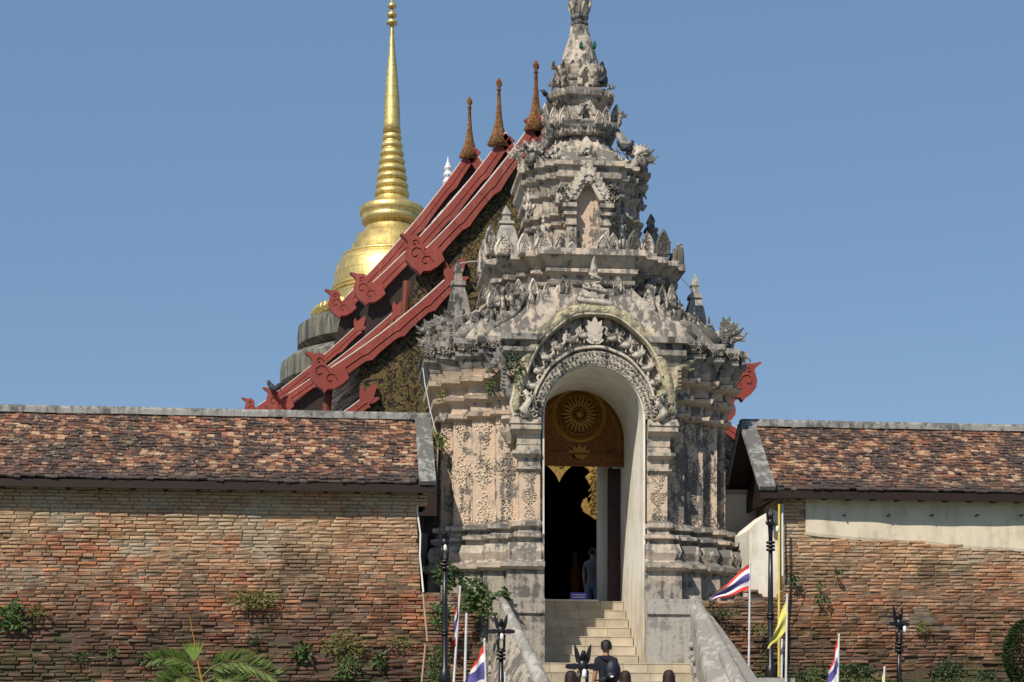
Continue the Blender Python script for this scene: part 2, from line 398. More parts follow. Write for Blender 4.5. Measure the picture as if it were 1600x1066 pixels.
def m_naga(mat, seed=0, big=1):
    """raised serpent head seen side-on, facing +x, crest of flames; base at the origin"""
    mb = MB(); mb.smooth = True
    path = [(-.42, 0, .02), (-.26, 0, .0), (-.10, 0, .06), (.0, 0, .20), (-.02, 0, .36), (.04, 0, .50), (.14, 0, .56)]
    mb.tube(path, [.09, .12, .14, .13, .11, .10, .09], 8)
    mb.ell((.20, 0, .58), (.15, .09, .085)); mb.smooth = False
    mb.tube([(.24, 0, .60), (.36, 0, .63), (.46, 0, .72)], [.06, .045, .012], 6)
    mb.tube([(.22, 0, .53), (.34, 0, .49), (.42, 0, .50)], [.045, .03, .01], 6)
    for x in (.30, .36): mb.tube([(x, 0, .60), (x + .01, 0, .55)], [.012, .004], 4)
    flames(mb, (.10, 0, .60), 4, .34, .12, .75)
    flames(mb, (-.04, 0, .42), 2, .24, .10, .9)
    for i in range(5):
        t = TR((-.40 + i * .085, 0, .06 + .02 * i), 0, 1, 0, -.5); mb.prism(flame_outline(.10, .17, 4), -.03, .03, t)
    for k in range(6): mb.tube([(.02, -.12, .1 + .07 * k), (.10, -.1, .12 + .07 * k)], .014, 4)
    mb.ell((.23, -.085, .61), (.022, .02, .022), 6, 4)
    return mb.mesh('naga_figure', mat)
NAGA = m_naga(M['ornament']); NAGAD = m_naga(M['crust']); NAGAY = m_naga(M['naga'])
def m_swan():
    mb = MB(); mb.smooth = True
    mb.ell((0, 0, .08), (.10, .05, .06)); mb.tube([(.06, 0, .10), (.12, 0, .16), (.09, 0, .23), (.13, 0, .27)], [.035, .025, .02, .022], 6)
    mb.tube([(.13, 0, .27), (.19, 0, .25)], [.02, .006], 5); mb.smooth = False
    flames(mb, (-.07, 0, .09), 3, .16, .05, .5); mb.tube([(0, 0, .03), (.0, 0, -.04)], .012, 4)
    return mb.mesh('swan_relief', M['ornament'])
SWAN = m_swan()

def planpts(c, off, Yc):
    q = []
    n = len(c)
    for i in range(n):
        x, h = c[i]; q.append((x + off, h + off))
        if i < n - 1: q.append((x + off, c[i + 1][1] + off))
    fr = [(x, Yc - y) for x, y in q]           # front right, centre outwards
    bl = [(-x, Yc + y) for x, y in q]; br = [(x, Yc + y) for x, y in reversed(q)]; fl = [(-x, Yc - y) for x, y in reversed(q)]
    return fr + br + bl + fl
def loft(levels, Yc=1.7, jit=.006, seed=0):
    """levels: (z, corners, offset); returns an MB of the redented stack"""
    rnd = random.Random(seed); mb = MB(); rings = [planpts(c, o, Yc) for z, c, o in levels]; n = len(rings[0]); vs = []
    for (z, c, o), r in zip(levels, rings):
        for (x, y) in r: vs.append((x + rnd.uniform(-jit, jit), y + rnd.uniform(-jit, jit), z + rnd.uniform(-jit, jit)))
    fs = [(i * n + k, i * n + (k + 1) % n, (i + 1) * n + (k + 1) % n, (i + 1) * n + k) for i in range(len(levels) - 1) for k in range(n)]
    fs += [list(range(n - 1, -1, -1)), [(len(levels) - 1) * n + k for k in range(n)]]
    return mb.add(vs, fs)
def lerpc(a, b, t): return [(p[0] * (1 - t) + q[0] * t, p[1] * (1 - t) + q[1] * t) for p, q in zip(a, b)]
def cut(o, cutter_mb):
    """boolean the opening out of o and keep plain mesh data"""
    c = cutter_mb.build('cutter', M['white'])
    md = o.modifiers.new('b', 'BOOLEAN'); md.operation = 'DIFFERENCE'; md.object = c; md.solver = 'EXACT'
    dg = bpy.context.evaluated_depsgraph_get(); dg.update()
    me = bpy.data.meshes.new_from_object(o.evaluated_get(dg)); o.modifiers.clear(); old = o.data; o.data = me
    me.name = o.name
    bpy.data.objects.remove(c)
    return o
def addcol(me):
    if 'Col' not in me.color_attributes:
        a = me.color_attributes.new('Col', 'FLOAT_COLOR', 'CORNER'); a.data.foreach_set('color', [1.0] * 4 * len(a.data))
def evalmesh(o):
    dg = bpy.context.evaluated_depsgraph_get(); dg.update(); me = bpy.data.meshes.new_from_object(o.evaluated_get(dg)); o.modifiers.clear(); o.data = me; addcol(me); return o

# ------------------------------------------------------------------ the ground
mb = MB(); mb.add([(-2500, -2500, -4.5), (2500, -2500, -4.5), (2500, 4000, -4.5), (-2500, 4000, -4.5)], [(0, 1, 2, 3)])
tag(mb.build('ground', M['asphalt']), kind='structure')
mb = MB()   # grassy bank in front of the walls, open where the stairs run
def bankz(y):
    return -1.55 if y > -1.8 else (-1.55 - (-1.8 - y) * .42 if y > -8 else -4.5 + .35)
for (xa, xb) in ((-40, -3.0), (3.2, 40)):
    nx = 120; ys = [.2, -.6, -1.2, -1.8, -3, -4.2, -5.5, -7, -8.8, -9.4]; vs = []
    for i in range(nx + 1):
        x = xa + (xb - xa) * i / nx
        for j, y in enumerate(ys):
            z0_ = -1.95 if xa < 0 else -1.60
            z = z0_ if y > -1.8 else z0_ - (-1.8 - y) * .42
            vs.append((x, y, max(z, -4.6) + .08 * noise.noise((x * .8, y * .8, 3))))
    n = len(ys); mb.add(vs, [(i * n + j, i * n + j + 1, (i + 1) * n + j + 1, (i + 1) * n + j) for i in range(nx) for j in range(n - 1)])
tag(mb.build('grass_bank', M['grass']), kind='structure')
mb = MB(); rnd = random.Random(5)
for i in range(9000):
    x = rnd.uniform(1.2, 1.0) if 0 else rnd.uniform(-12, 12)
    if -3.0 < x < 3.2: continue
    y = rnd.uniform(-3.2, -.3); z = ((-1.95 if x < 0 else -1.60) if y > -1.8 else (-1.95 if x < 0 else -1.60) - (-1.8 - y) * .42) + .02; h = rnd.uniform(.06, .17); a = rnd.uniform(0, 6.28); w = .012
    g = rnd.uniform(.6, 1.3); mb.cur = (g, g, g * .8)
    mb.add([(x - w * math.cos(a), y - w * math.sin(a), z), (x + w * math.cos(a), y + w * math.sin(a), z), (x + rnd.uniform(-.05, .05), y + rnd.uniform(-.05, .05), z + h)], [(0, 1, 2)])
tag(mb.build('grass', M['leaf'], fix=False), kind='stuff')
mb = MB(); mb.box(-70, 70, 3.2, 160, -4.4, .02); tag(mb.build('courtyard', M['grey']), kind='structure')

# ------------------------------------------------------------------ brick walls with tiled roofs
BR = []
for k in range(6):
    rr = random.Random(40 + k); mb = MB(); j = lambda a: rr.uniform(-a, a); c = .10
    vs = [(sx * .5 + j(.012), .9, sz * .5 + j(.03)) for sx, sz in ((-1, -1), (1, -1), (1, 1), (-1, 1))]
    vs += [(sx * .5 + j(.015), .18 + j(.06), sz * .5 + j(.05)) for sx, sz in ((-1, -1), (1, -1), (1, 1), (-1, 1))]
    vs += [(sx * (.5 - .035) + j(.02), 0 + j(.08), sz * (.5 - .16) + j(.05)) for sx, sz in ((-1, -1), (1, -1), (1, 1), (-1, 1))]
    fs = [(a, (a + 1) % 4, (a + 1) % 4 + 4, a + 4) for a in range(4)] + [(a + 4, (a + 1) % 4 + 4, (a + 1) % 4 + 8, a + 8) for a in range(4)] + [(8, 9, 10, 11)]
    mb.add(vs, fs); BR.append((vs, fs, mb.mesh('brick', M['brick'])))
CLAY = [(.42, .17, .09), (.36, .15, .085), (.46, .23, .13), (.38, .20, .12), (.30, .12, .075), (.44, .28, .17), (.28, .16, .11), (.48, .19, .09), (.40, .26, .18)]
def bulge(x, z, s): return .05 * noise.noise((x * .35 + s, z * .7, s)) + .03 * noise.noise((x * 1.3 + s, z * 1.6, 7 + s))
def brick_face(parent, inside, lims, x0, x1, z0, z1, yfn, seed, rough=1.0, singles=300, pal=CLAY):
    rnd = random.Random(seed); L = []; z = z0; row = 0
    while z < z1:
        h = rnd.uniform(.058, .076); x = x0 - rnd.uniform(0, .3)
        while x < x1:
            w = rnd.uniform(.23, .36) if rnd.random() > .12 else rnd.uniform(.12, .2)
            la, lb = lims(z + h / 2)
            if x < la < x + w: w0_ = w; x2 = x + w; xs_ = la; w = x2 - la; x = la
            if x < lb < x + w: w = lb - x
            if w < .05: x += max(w, .02) + 1e-4; continue
            cx, cz = x + w / 2, z + h / 2 + .012 * noise.noise((x * .5, row * .7, seed))
            if inside(cx, cz, w):
                low = max(0, min(1, (0.3 - cz) / 1.2))
                er = (.3 + .7 * low) * rough
                out = .018 * er * rnd.gauss(0, 1)
                nz = noise.noise((cx * .9, cz * 1.6, seed + 5))
                if nz > .35: out += .05 * (nz - .35) / .3 * low
                miss = rnd.random() < .035 * low + .006
                if not miss:
                    c = rnd.choice(pal); g = rnd.uniform(.72, 1.18); col = tuple(min(1, v * g) for v in c)
                    gx = rnd.uniform(.006, .012) + .012 * low * rnd.random(); gz = rnd.uniform(.006, .010) + .010 * low * rnd.random()
                    L.append((cx, yfn(cx, cz) + out, cz, w - gx, .16, h - gz, rnd.uniform(-.012, .012) * (1 + 1.6 * low), rnd.randrange(6), col))
            x += w
        z += h; row += 1
    def key(b):
        px, py, s = proj((b[0], b[1], b[2]))
        return -(b[3] * b[5] * s * s) if (8 < px < 1592 and py < 1058) else 1
    L.sort(key=key)
    for b in L[:singles]:
        o = link('brick', BR[b[7]][2], parent, None, TR((b[0], b[1], b[2]), 0, (b[3], b[4], b[5]), 0, b[6])); o.color = (*b[8], 1)
    mb = MB()
    for b in L[singles:]:
        mb.cur = b[8]; mb.add(BR[b[7]][0], BR[b[7]][1], TR((b[0], b[1], b[2]), 0, (b[3], b[4], b[5]), 0, b[6]))
    tag(mb.build('brick', M['brick'], parent, fix=False), kind='stuff')
# shared fix: brick normals
for vs, fs, me in BR:
    b = bmesh.new(); b.from_mesh(me); bmesh.ops.recalc_face_normals(b, faces=b.faces); b.to_mesh(me); b.free()

TILES = []
for k in range(5):
    rr = random.Random(60 + k); mb = MB(); t = .016
    w, l = .5, 1.0; j = lambda a: rr.uniform(-a, a)
    vs = [(-w + j(.04), 0, 0), (w + j(.04), 0, 0), (w + j(.06), -l + j(.12), 0), (-w + j(.06), -l + j(.12), 0)]
    vs = vs + [(x, y, 1) for x, y, z in vs]
    fs = [(4, 5, 6, 7), (2, 3, 7, 6), (0, 3, 7, 4), (1, 2, 6, 5), (0, 1, 2, 3)]
    mb.add(vs, fs); TILES.append((vs, fs, mb.mesh('roof_tile', M['tile'])))
def walls(name, label, side):
    t = thing(name, (-6.5 if side < 0 else 7, 0, -1.55), label, 'wall')
    yf = lambda x, z: bulge(x, z, 3 if side < 0 else 9) - max(0, .2 - z) * .10
    if side < 0:
        xa, xe, xl = P(-25, 900, 0).x, P(651, 900, 0).x, P(752, 980, 0).x
        zr = .14
        lims = lambda z: (-99, xe + .05 * max(0, 1.7 - z) if zr < z < 1.72 else (xe + .2 if z >= 1.72 else xl))
        inside = lambda x, z, w: x + w / 2 < lims(z)[1] + .002
    else:
        xa, xe, xl = P(1225, 900, 0).x, P(1625, 900, 0).x, P(1085, 990, 0).x
        zr = .02
        lims = lambda z: (xa if z > zr else xl, 99)
        inside = lambda x, z, w: x - w / 2 > lims(z)[0] - .002
    x0, x1 = (xa, xl) if side < 0 else (xl, xe)
    # mortar core
    mb = MB(); nx = 60; 
    zs = [-2.1, -1.5, -1.1, -.7, -.3, 0, zr]
    def grid(xs, zz, dy):
        vs = [(x, yf(x, z) + dy, z) for x in xs for z in zz]; m = len(zz)
        mb.add(vs, [(i * m + j, i * m + j + 1, (i + 1) * m + j + 1, (i + 1) * m + j) for i in range(len(xs) - 1) for j in range(m - 1)])
    grid([x0 + (x1 - x0) * i / nx for i in range(nx + 1)], zs, .030)
    ux0, ux1 = (xa, xe) if side < 0 else (xa, xe)
    grid([ux0 + (ux1 - ux0) * i / nx for i in range(nx + 1)], [zr, .5, 1, 1.5, 2.06], .024)
    mb.box(ux0 + .02, ux1 - .02, .15, 2.6, -1.9, 2.02); mb.box(x0 + .02, x1 - .02, .15, 1.2, -1.9, zr - .012)
    mb.build('mortar_core', M['mortar'], t)
    pal = CLAY if side < 0 else [(.44, .21, .12), (.46, .25, .15), (.40, .19, .11), (.48, .28, .17), (.36, .16, .09), (.50, .22, .10), (.42, .26, .17)]
    pl = P(1258, 900, 0).x
    def ins2(x, z, w):
        if not inside(x, z, w): return False
        if side > 0 and x > pl:
            zb = 1.22 - .018 * (x - pl) * 3 + .05 * noise.noise((x * .9, 0, 2))
            if z > zb + .06: return False
        return True
    brick_face(t, ins2, lims, x0, x1, -2.05, 2.02, yf, 11 if side < 0 else 23, 1.0, 300, pal)
    # eave, roof deck, tiles, caps
    p0 = P(680, 765, -.3) if side < 0 else P(1186, 783, -.3)
    ze = 2.06; yr = 1.3; zrg = 3.52
    ra, rb = (P(-30, 700, -.3).x, p0.x - .02) if side < 0 else (p0.x + .02, P(1720, 700, -.3).x)
    sl = (zrg - ze) / (yr + .3); ang = math.atan(sl); Ln = math.hypot(zrg - ze, yr + .3)
    mb = MB(); mb.prism([(0, 0), (0, 0)], 0, 1) if 0 else None
    prof = [(-.28, ze - .07), (-.28, ze), (yr, zrg), (yr * 2 + .28, ze), (yr * 2 + .28, ze - .07), (yr, zrg - .12)]
    vs = [(ra + .02, y, z) for y, z in prof] + [(rb - .02, y, z) for y, z in prof]; n = 6
    mb.add(vs, [(i, (i + 1) % n, (i + 1) % n + n, i + n) for i in range(n)] + [(0, 1, 2, 5), (2, 3, 4, 5), (6, 7, 8, 11), (8, 9, 10, 11)])
    mb.build('roof_deck', M['wood'], t)
    mb = MB(); mb.box(ra, rb, -.33, -.285, ze - .15, ze - .01); mb.build('fascia_board', M['wood'], t)
    mb = MB()
    for k in range(14):
        xx = ra + .3 + k * (rb - ra) / 14; mb.box(xx, xx + .07, -.26, .1, ze - .14, ze - .075)
    mb.build('rafter_ends', M['wood'], t)
    rnd = random.Random(77 + side); rows = 23; L = []
    capw = .27; ta, tb = (ra, rb - capw) if side < 0 else (ra + capw, rb)
    for r in range(rows):
        dn = Ln * (1 - (r + .0) / rows) - .02 if 0 else Ln * r / rows
        x = ta - rnd.uniform(0, .1)
        while x < tb:
            w = rnd.uniform(.11, .15)
            xm = x + w / 2
            if ta < xm < tb:
                sag = .02 * noise.noise((xm * .6, r * .2, 5))
                d0 = Ln - dn * 1.0  # distance up from eave of the head of this tile
                up = Ln * (rows - r) / rows
                y = -.3 + up * math.cos(ang) ; z = ze + up * math.sin(ang) + .012 + sag
                c = rnd.choice([(.40, .22, .13), (.52, .35, .21), (.33, .17, .10), (.58, .43, .27), (.22, .11, .07), (.12, .07, .055), (.38, .21, .12), (.07, .05, .045), (.28, .12, .07), (.08, .055, .05), (.15, .08, .06)])
                ln = Ln / rows * rnd.uniform(1.1, 1.65)
                L.append((xm, y, z, w * .96, ln, rnd.uniform(.016, .034), rnd.uniform(-.09, .09), rnd.uniform(.06, .24), rnd.randrange(5), c))
            x += w
    def k2(b):
        px, py, s = proj((b[0], b[1], b[2])); return -(b[3] * b[4]) if 8 < px < 1592 and b[2] > 2.35 else 1
    L.sort(key=k2)
    for b in L[:300]:
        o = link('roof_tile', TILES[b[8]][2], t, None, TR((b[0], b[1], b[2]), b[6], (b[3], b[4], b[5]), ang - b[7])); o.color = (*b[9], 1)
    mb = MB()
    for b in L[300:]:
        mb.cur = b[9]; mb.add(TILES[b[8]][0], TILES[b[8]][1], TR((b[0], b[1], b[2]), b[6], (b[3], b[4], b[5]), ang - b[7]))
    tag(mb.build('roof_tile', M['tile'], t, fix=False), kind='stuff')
    mb = MB(); nseg = 40   # cement ridge
    pr = [(yr - .13, zrg - .02), (yr - .13, zrg + .07), (yr - .09, zrg + .12), (yr + .09, zrg + .12), (yr + .13, zrg + .07), (yr + .13, zrg - .02)]
    vs = []
    for i in range(nseg + 1):
        x = ra + (rb - ra) * i / nseg; dz = .012 * noise.noise((x, 1, 1))
        vs += [(x, y, z + dz) for y, z in pr]
    mb.add(vs, [(i * 6 + k, i * 6 + k + 1, i * 6 + k + 7, i * 6 + k + 6) for i in range(nseg) for k in range(5)] + [(0, 1, 2, 3, 4, 5), [nseg * 6 + k for k in range(6)]])
    mb.build('ridge_cap', M['cap'], t)
    mb = MB(); hx0, hx1 = (rb - capw, rb + .03) if side < 0 else (ra - .03, ra + capw)
    T = TR((0, -.34, ze - .03), 0, 1, ang)
    mb.box(hx0, hx1, 0, Ln + .01, .02, .10, T); mb.build('verge_cap', M['cap'], t)
    mb = MB(); T2 = TR((0, 2 * yr + .34, ze - .03), 0, 1, -ang)
    mb.box(hx0, hx1, -Ln - .01, 0, .02, .10, T2); mb.build('verge_cap', M['cap'], t)
    # gable infill, set back and dark timber
    gx = rb - .35 if side < 0 else ra + .35
    mb = MB(); mb.add([(gx, .05, ze - .08), (gx, 2.55, ze - .08), (gx, yr, zrg - .16), (gx + .05, .05, ze - .08), (gx + .05, 2.55, ze - .08), (gx + .05, yr, zrg - .16)], [(0, 1, 2), (3, 5, 4), (0, 2, 5, 3), (0, 3, 4, 1), (1, 4, 5, 2)])
    mb.build('gable_boards', M['wood'], t)
    if side > 0:
        # render band under the eave with a ragged lower edge
        mb = MB(); n = 60; xs = [pl + (xe - pl) * i / n for i in range(n + 1)]; vs = []
        for x in xs:
            zb = 1.22 - .018 * (x - pl) * 3 + .05 * noise.noise((x * .9, 0, 2)) + .02 * noise.noise((x * 9, 0, 2))
            y = yf(x, 1.6) - .015
            vs += [(x, y + .06, zb + .03), (x, y, zb + .03), (x, y - .012, zb + .08), (x, y - .012, 1.62), (x, y, 2.03)]
        mb.add(vs, [(i * 5 + k, i * 5 + k + 1, i * 5 + k + 6, i * 5 + k + 5) for i in range(n) for k in range(4)] + [(0, 1, 2, 3, 4)])
        mb.build('render_band', M['band_plaster'], t)
        mb = MB()
        for px in (1318, 1387, 1455, 1525, 1594):
            q = P(px, 806, -.02); mb.tube([(q.x, .05, q.z), (q.x, -.14, q.z)], .018, 6)
        mb.build('iron_pegs', M['black'], t)
    else:
        mb = MB(); vs = []   # plaster skin at the broken end of the wall
        zz = [zr, .4, .8, 1.2, 1.6, 1.72]
        for z in zz:
            x = xe + .05 * max(0, 1.7 - z) + .045 + .02 * math.sin(z * 7); y = yf(x, z)
            vs += [(x - .035, y - .006, z), (x - .005, y - .012, z), (x + .0, y + .5, z)]
        mb.add(vs, [(i * 3 + k, i * 3 + k + 1, i * 3 + k + 4, i * 3 + k + 3) for i in range(len(zz) - 1) for k in range(2)])
        mb.build('end_plaster', M['white2'], t)
    return t
walls('brick_wall', 'long old brick wall under a mossy tiled roof, left of the gate, blackened and overgrown below', -1)
walls('brick_wall', 'orange brick wall with tiled roof and a pale render band under its eave, right of the gate', 1)

# white walls joining the gate
t = thing('plaster_wall', (3.3, 2.2, -.1), 'tall shaded whitewashed wall between the gate and the right brick wall', 'wall')
mb = MB(); a, b = P(1095, 775, 2.3), P(1215, 775, 2.3); mb.box(a.x, b.x, 2.3, 2.7, -.3, a.z + .05); mb.build('wall_body', M['white2'], t)
mb = MB(); mb.box(a.x, b.x, 2.2, 2.8, a.z + .052, a.z + .12); mb.build('coping', M['grey'], t)
t = thing('plaster_buttress', (3.3, .5, -.1), 'sunlit white buttress with a sloping top behind the black lamp post', 'buttress')
pts = [P(*q, .22) for q in ((1171, 942), (1171, 828), (1180, 818), (1206, 797), (1218, 800), (1219, 942))]
mb = MB(); mb.prism([(p.x, p.z) for p in pts], .22, 1.6); mb.build('buttress_body', M['white'], t)
mb = MB(); a, b = P(1150, 940, .1), P(1220, 925, .1)
rnd = random.Random(4)
for i in range(4):
    x = a.x
    while x < b.x:
        w = rnd.uniform(.14, .3); mb.cur = random.choice(CLAY); zz = -.02 + i * .068
        if rnd.random() < .75 - i * .15: mb.add(BR[i][0], BR[i][1], TR((x + w / 2, .10 + rnd.uniform(0, .05), zz + .05), 0, (w * .95, .16, .06), 0, rnd.uniform(-.1, .1)))
        x += w
tag(mb.build('brick', M['brick'], t, fix=False), kind='stuff')
t = thing('plaster_wall', (-3, 2, -.1), 'dark shaded wall in the narrow gap left of the gate', 'wall')
mb = MB(); mb.box(-4.5, -2.4, 2.75, 3.0, -.3, 1.9); mb.build('wall_body', M['pier'], t)
mb = MB(); mb.box(-3.15, -2.95, 1.5, 1.6, .1, 1.4); mb.build('side_post', M['grey'], t)

# ------------------------------------------------------------------ the gate
G = thing('temple_gate', (0, 1.7, -1.6), 'weathered stucco gate tower with stacked roofs, naga arch and tapering spire', 'gate')
YC = 1.7
A0 = [(1.35, 1.7), (1.76, 1.44), (2.17, 1.18), (2.50, .90), (2.72, .62)]
B0 = [(.75, 1.55), (1.0, 1.35), (1.25, 1.12), (1.48, .9), (1.68, .65)]
C0 = [(.45, 1.10), (.62, .98), (.80, .84), (.96, .68), (1.06, .5)]
D0 = [(.24, .52), (.32, .46), (.40, .40), (.46, .32), (.52, .24)]
E0 = [(.18, .40), (.24, .36), (.30, .30), (.36, .24), (.40, .18)]
opening = MB(); op = [(-.93, -5), (.93, -5), (.93, 3.35)] + [(.93 * math.cos(a), 3.35 + .95 * math.sin(a)) for a in [PI * i / 24 for i in range(1, 24)]] + [(-.93, 3.35)]
def gpart(name, levels, mat, docut=True, seed=0, jit=.006):
    o = loft(levels, YC, jit, seed).build(name, mat, G)
    if docut:
        c = MB(); c.prism(op, -3, 6); cut(o, c)
    if 'cornice' in name and docut or name == 'lower_roof':
        c = MB(); c.prism([(1.43 * math.cos(PI * i / 32), 3.30 + 2.0 * math.sin(PI * i / 32)) for i in range(33)], -2, .015); cut(o, c)
    return o
def halves(o):
    for sg in (-1, 1):
        b = bmesh.new(); b.from_mesh(o.data); bmesh.ops.delete(b, geom=[v for v in b.verts if v.co.x * sg < 0], context='VERTS')
        me = o.data.copy(); b.to_mesh(me); b.free(); q = link(o.name.split('.')[0], me, G)
    bpy.data.objects.remove(o)
base = [(.55, .30), (.60, .37), (.68, .38), (.70, .30), (.76, .22), (.90, .27), (1.04, .22), (1.06, .13), (1.13, .13), (1.15, .21), (1.21, .21), (1.24, .11), (1.32, .09), (1.34, .17), (1.42, .17), (1.455, .03), (1.47, .03)]
gpart('plinth', [(-4.6, A0, .42), (-1.3, A0, .40), (-1.25, A0, .33), (-.25, A0, .31), (-.22, A0, .28), (.55, A0, .26)], M['pier'], seed=1, jit=.012)
gpart('base_moulding', [(z, A0, o) for z, o in base], M['stucco'], seed=2)
halves(gpart('gate_body', [(1.472, A0, 0), (2.2, A0, 0), (3.34, A0, 0)], M['pink'], seed=3, jit=.004))
halves(gpart('gate_body', [(3.343, A0, 0), (3.42, A0, 0)], M['pink'], seed=3, jit=0))
corn = [(3.422, .02), (3.45, .1), (3.52, .11), (3.55, .04), (3.70, .04), (3.76, .15), (3.83, .17), (3.87, .09), (4.02, .09), (4.07, .24), (4.15, .26), (4.18, .18), (4.30, .22)]
gpart('cornice', [(z, A0, o) for z, o in corn], M['pink'], seed=4)
corn2 = [(4.302, .22), (4.46, .28), (4.50, .34), (4.58, .34), (4.60, .27), (4.70, .28), (4.72, .37), (4.82, .36)]
gpart('upper_cornice', [(z, A0, o) for z, o in corn2], M['crust'], seed=5, jit=.012)
lv = []
for i in range(9):
    t = i / 8; lv.append((4.822 + 1.0 * t, lerpc(A0, B0, .55 * t ** 1.5 + .45 * t), .20 * (1 - t)))
gpart('lower_roof', lv, M['stucco'], False, 6, .01)
neck = [(5.824, -.02), (5.86, .06), (5.92, .07), (5.95, .0), (6.03, .02), (6.06, .11), (6.13, .11), (6.16, .05), (6.22, .09), (6.34, .19), (6.36, .235), (6.47, .22)]
gpart('tier_cornice', [(z, B0, o) for z, o in neck], M['stucco'], False, 7, .015)
bod = [(6.472, .14), (6.58, .14), (6.60, .06), (6.66, .04), (6.68, 0), (7.08, 0), (7.10, .06), (7.15, .06), (7.18, .01), (7.24, .02), (7.27, .09), (7.32, .09), (7.35, .02), (7.62, .02), (7.66, .08), (7.72, .09), (7.75, .05), (7.9, .10), (7.94, .16), (8.02, .17), (8.04, .12), (8.14, .13), (8.16, .2), (8.24, .2)]
gpart('upper_body', [(z, C0, o) for z, o in bod], M['stucco'], False, 8, .008)
lv = [(8.242 + .72 * i / 6, lerpc(C0, D0, 1 - (1 - i / 6) ** 1.5), .12 * (1 - i / 6)) for i in range(7)]
gpart('middle_roof', lv, M['stucco'], False, 9, .01)
c3 = [(8.964, .03), (9.0, .12), (9.06, .12), (9.1, .16), (9.18, .19), (9.22, .17)]
gpart('tier_cornice', [(z, D0, o) for z, o in c3], M['crust'], False, 10, .012)
c4 = [(9.222, .04), (9.28, .04), (9.3, -.02), (9.58, -.02), (9.62, .03), (9.68, .05), (9.72, .10), (9.80, .12), (9.86, .09)]
gpart('small_body', [(z, D0, o) for z, o in c4], M['stucco'], False, 11, .01)
c5 = [(9.862, .02), (10.08, .0), (10.1, .03), (10.16, .05), (10.22, .08), (10.30, .10), (10.36, .08)]
gpart('small_body', [(z, E0, o) for z, o in c5], M['stucco'], False, 12, .008)
mb = MB(); mb.smooth = True
mb.lathe([(.42, 10.362), (.42, 10.42), (.36, 10.5), (.33, 10.65), (.27, 10.85), (.22, 11.0), (.18, 11.12), (.15, 11.24)], 12, TR((0, YC, 0)))
mb.build('spire', M['stucco'], G)
mb = MB(); mb.smooth = True
mb.lathe([(.15, 11.242), (.17, 11.26), (.17, 11.30), (.13, 11.31), (.13, 11.36), (.17, 11.38), (.18, 11.43), (.14, 11.47), (.12, 11.5), (.16, 11.56), (.2, 11.66), (.15, 11.9), (.08, 12.2), (.05, 12.6), (.02, 13.0)], 12, TR((0, YC, 0)))
mb.build('spire_top', M['crust'], G)
for k in range(8):   # petals round the bell and the lotus above
    a = 2 * PI * (k + .5) / 8
    link('lotus_petal', ANTE[k % 4], G, None, TR((.37 * math.sin(a), YC - .37 * math.cos(a), 10.40), a, (.8, .5, .85), -.25))
    link('lotus_petal', ANTE[(k + 1) % 4], G, None, TR((.20 * math.sin(a + .39), YC - .20 * math.cos(a + .39), 10.95), a + .39, (.5, .5, .6), -.15))
    link('lotus_petal', ANTE[(k + 2) % 4], G, None, TR((.15 * math.sin(a), YC - .15 * math.cos(a), 11.45), a, (.4, .5, .55), .35))
for px in (908, 929):
    q = P(px, 74, YC - .34); mb = MB(); mb.prism([(q.x + x, q.z + z) for x, z in flame_outline(.07, .12)], YC - .36, YC - .24); mb.build('glass_inlay', M['greenglass'], G)

# relief scrolls on the shafts
W = [(.93, 1.35, 0), (1.35, 1.76, .26), (1.76, 2.17, .52), (2.17, 2.50, .80), (2.50, 2.72, 1.08)]
PAN = {}
for kind, hh in (('down', .62), ('diamond', .86), ('up', .62)):
    for wi, w in enumerate((.36, .32, .2)): PAN[kind, wi] = m_panel(kind, w * 1.08, hh, len(PAN) + 3, .062 if wi < 2 else .05)
for s in (-1, 1):
    for i in range(1, 5):
        x0, x1, y = W[i]; cx = s * (x0 + x1) / 2; wi = 0 if i < 3 else (1 if i == 3 else 2)
        for kind, z in (('down', 3.09), ('diamond', 2.44), ('up', 1.80)):
            o = link('relief_scroll', PAN[kind, wi], G, None, TR((cx, y - .004, z)))
        # the side returns of each redent
        o = link('relief_scroll', PAN['diamond', 0 if i < 4 else 1], G, None, TR((s * (x1 + .004), y + .13, 2.45), R(90) * s, (.6, 1, 1)))
        o = link('relief_scroll', PAN['up', 0], G, None, TR((s * (x1 + .004), y + .13, 1.80), R(90) * s, (.6, 1, 1)))
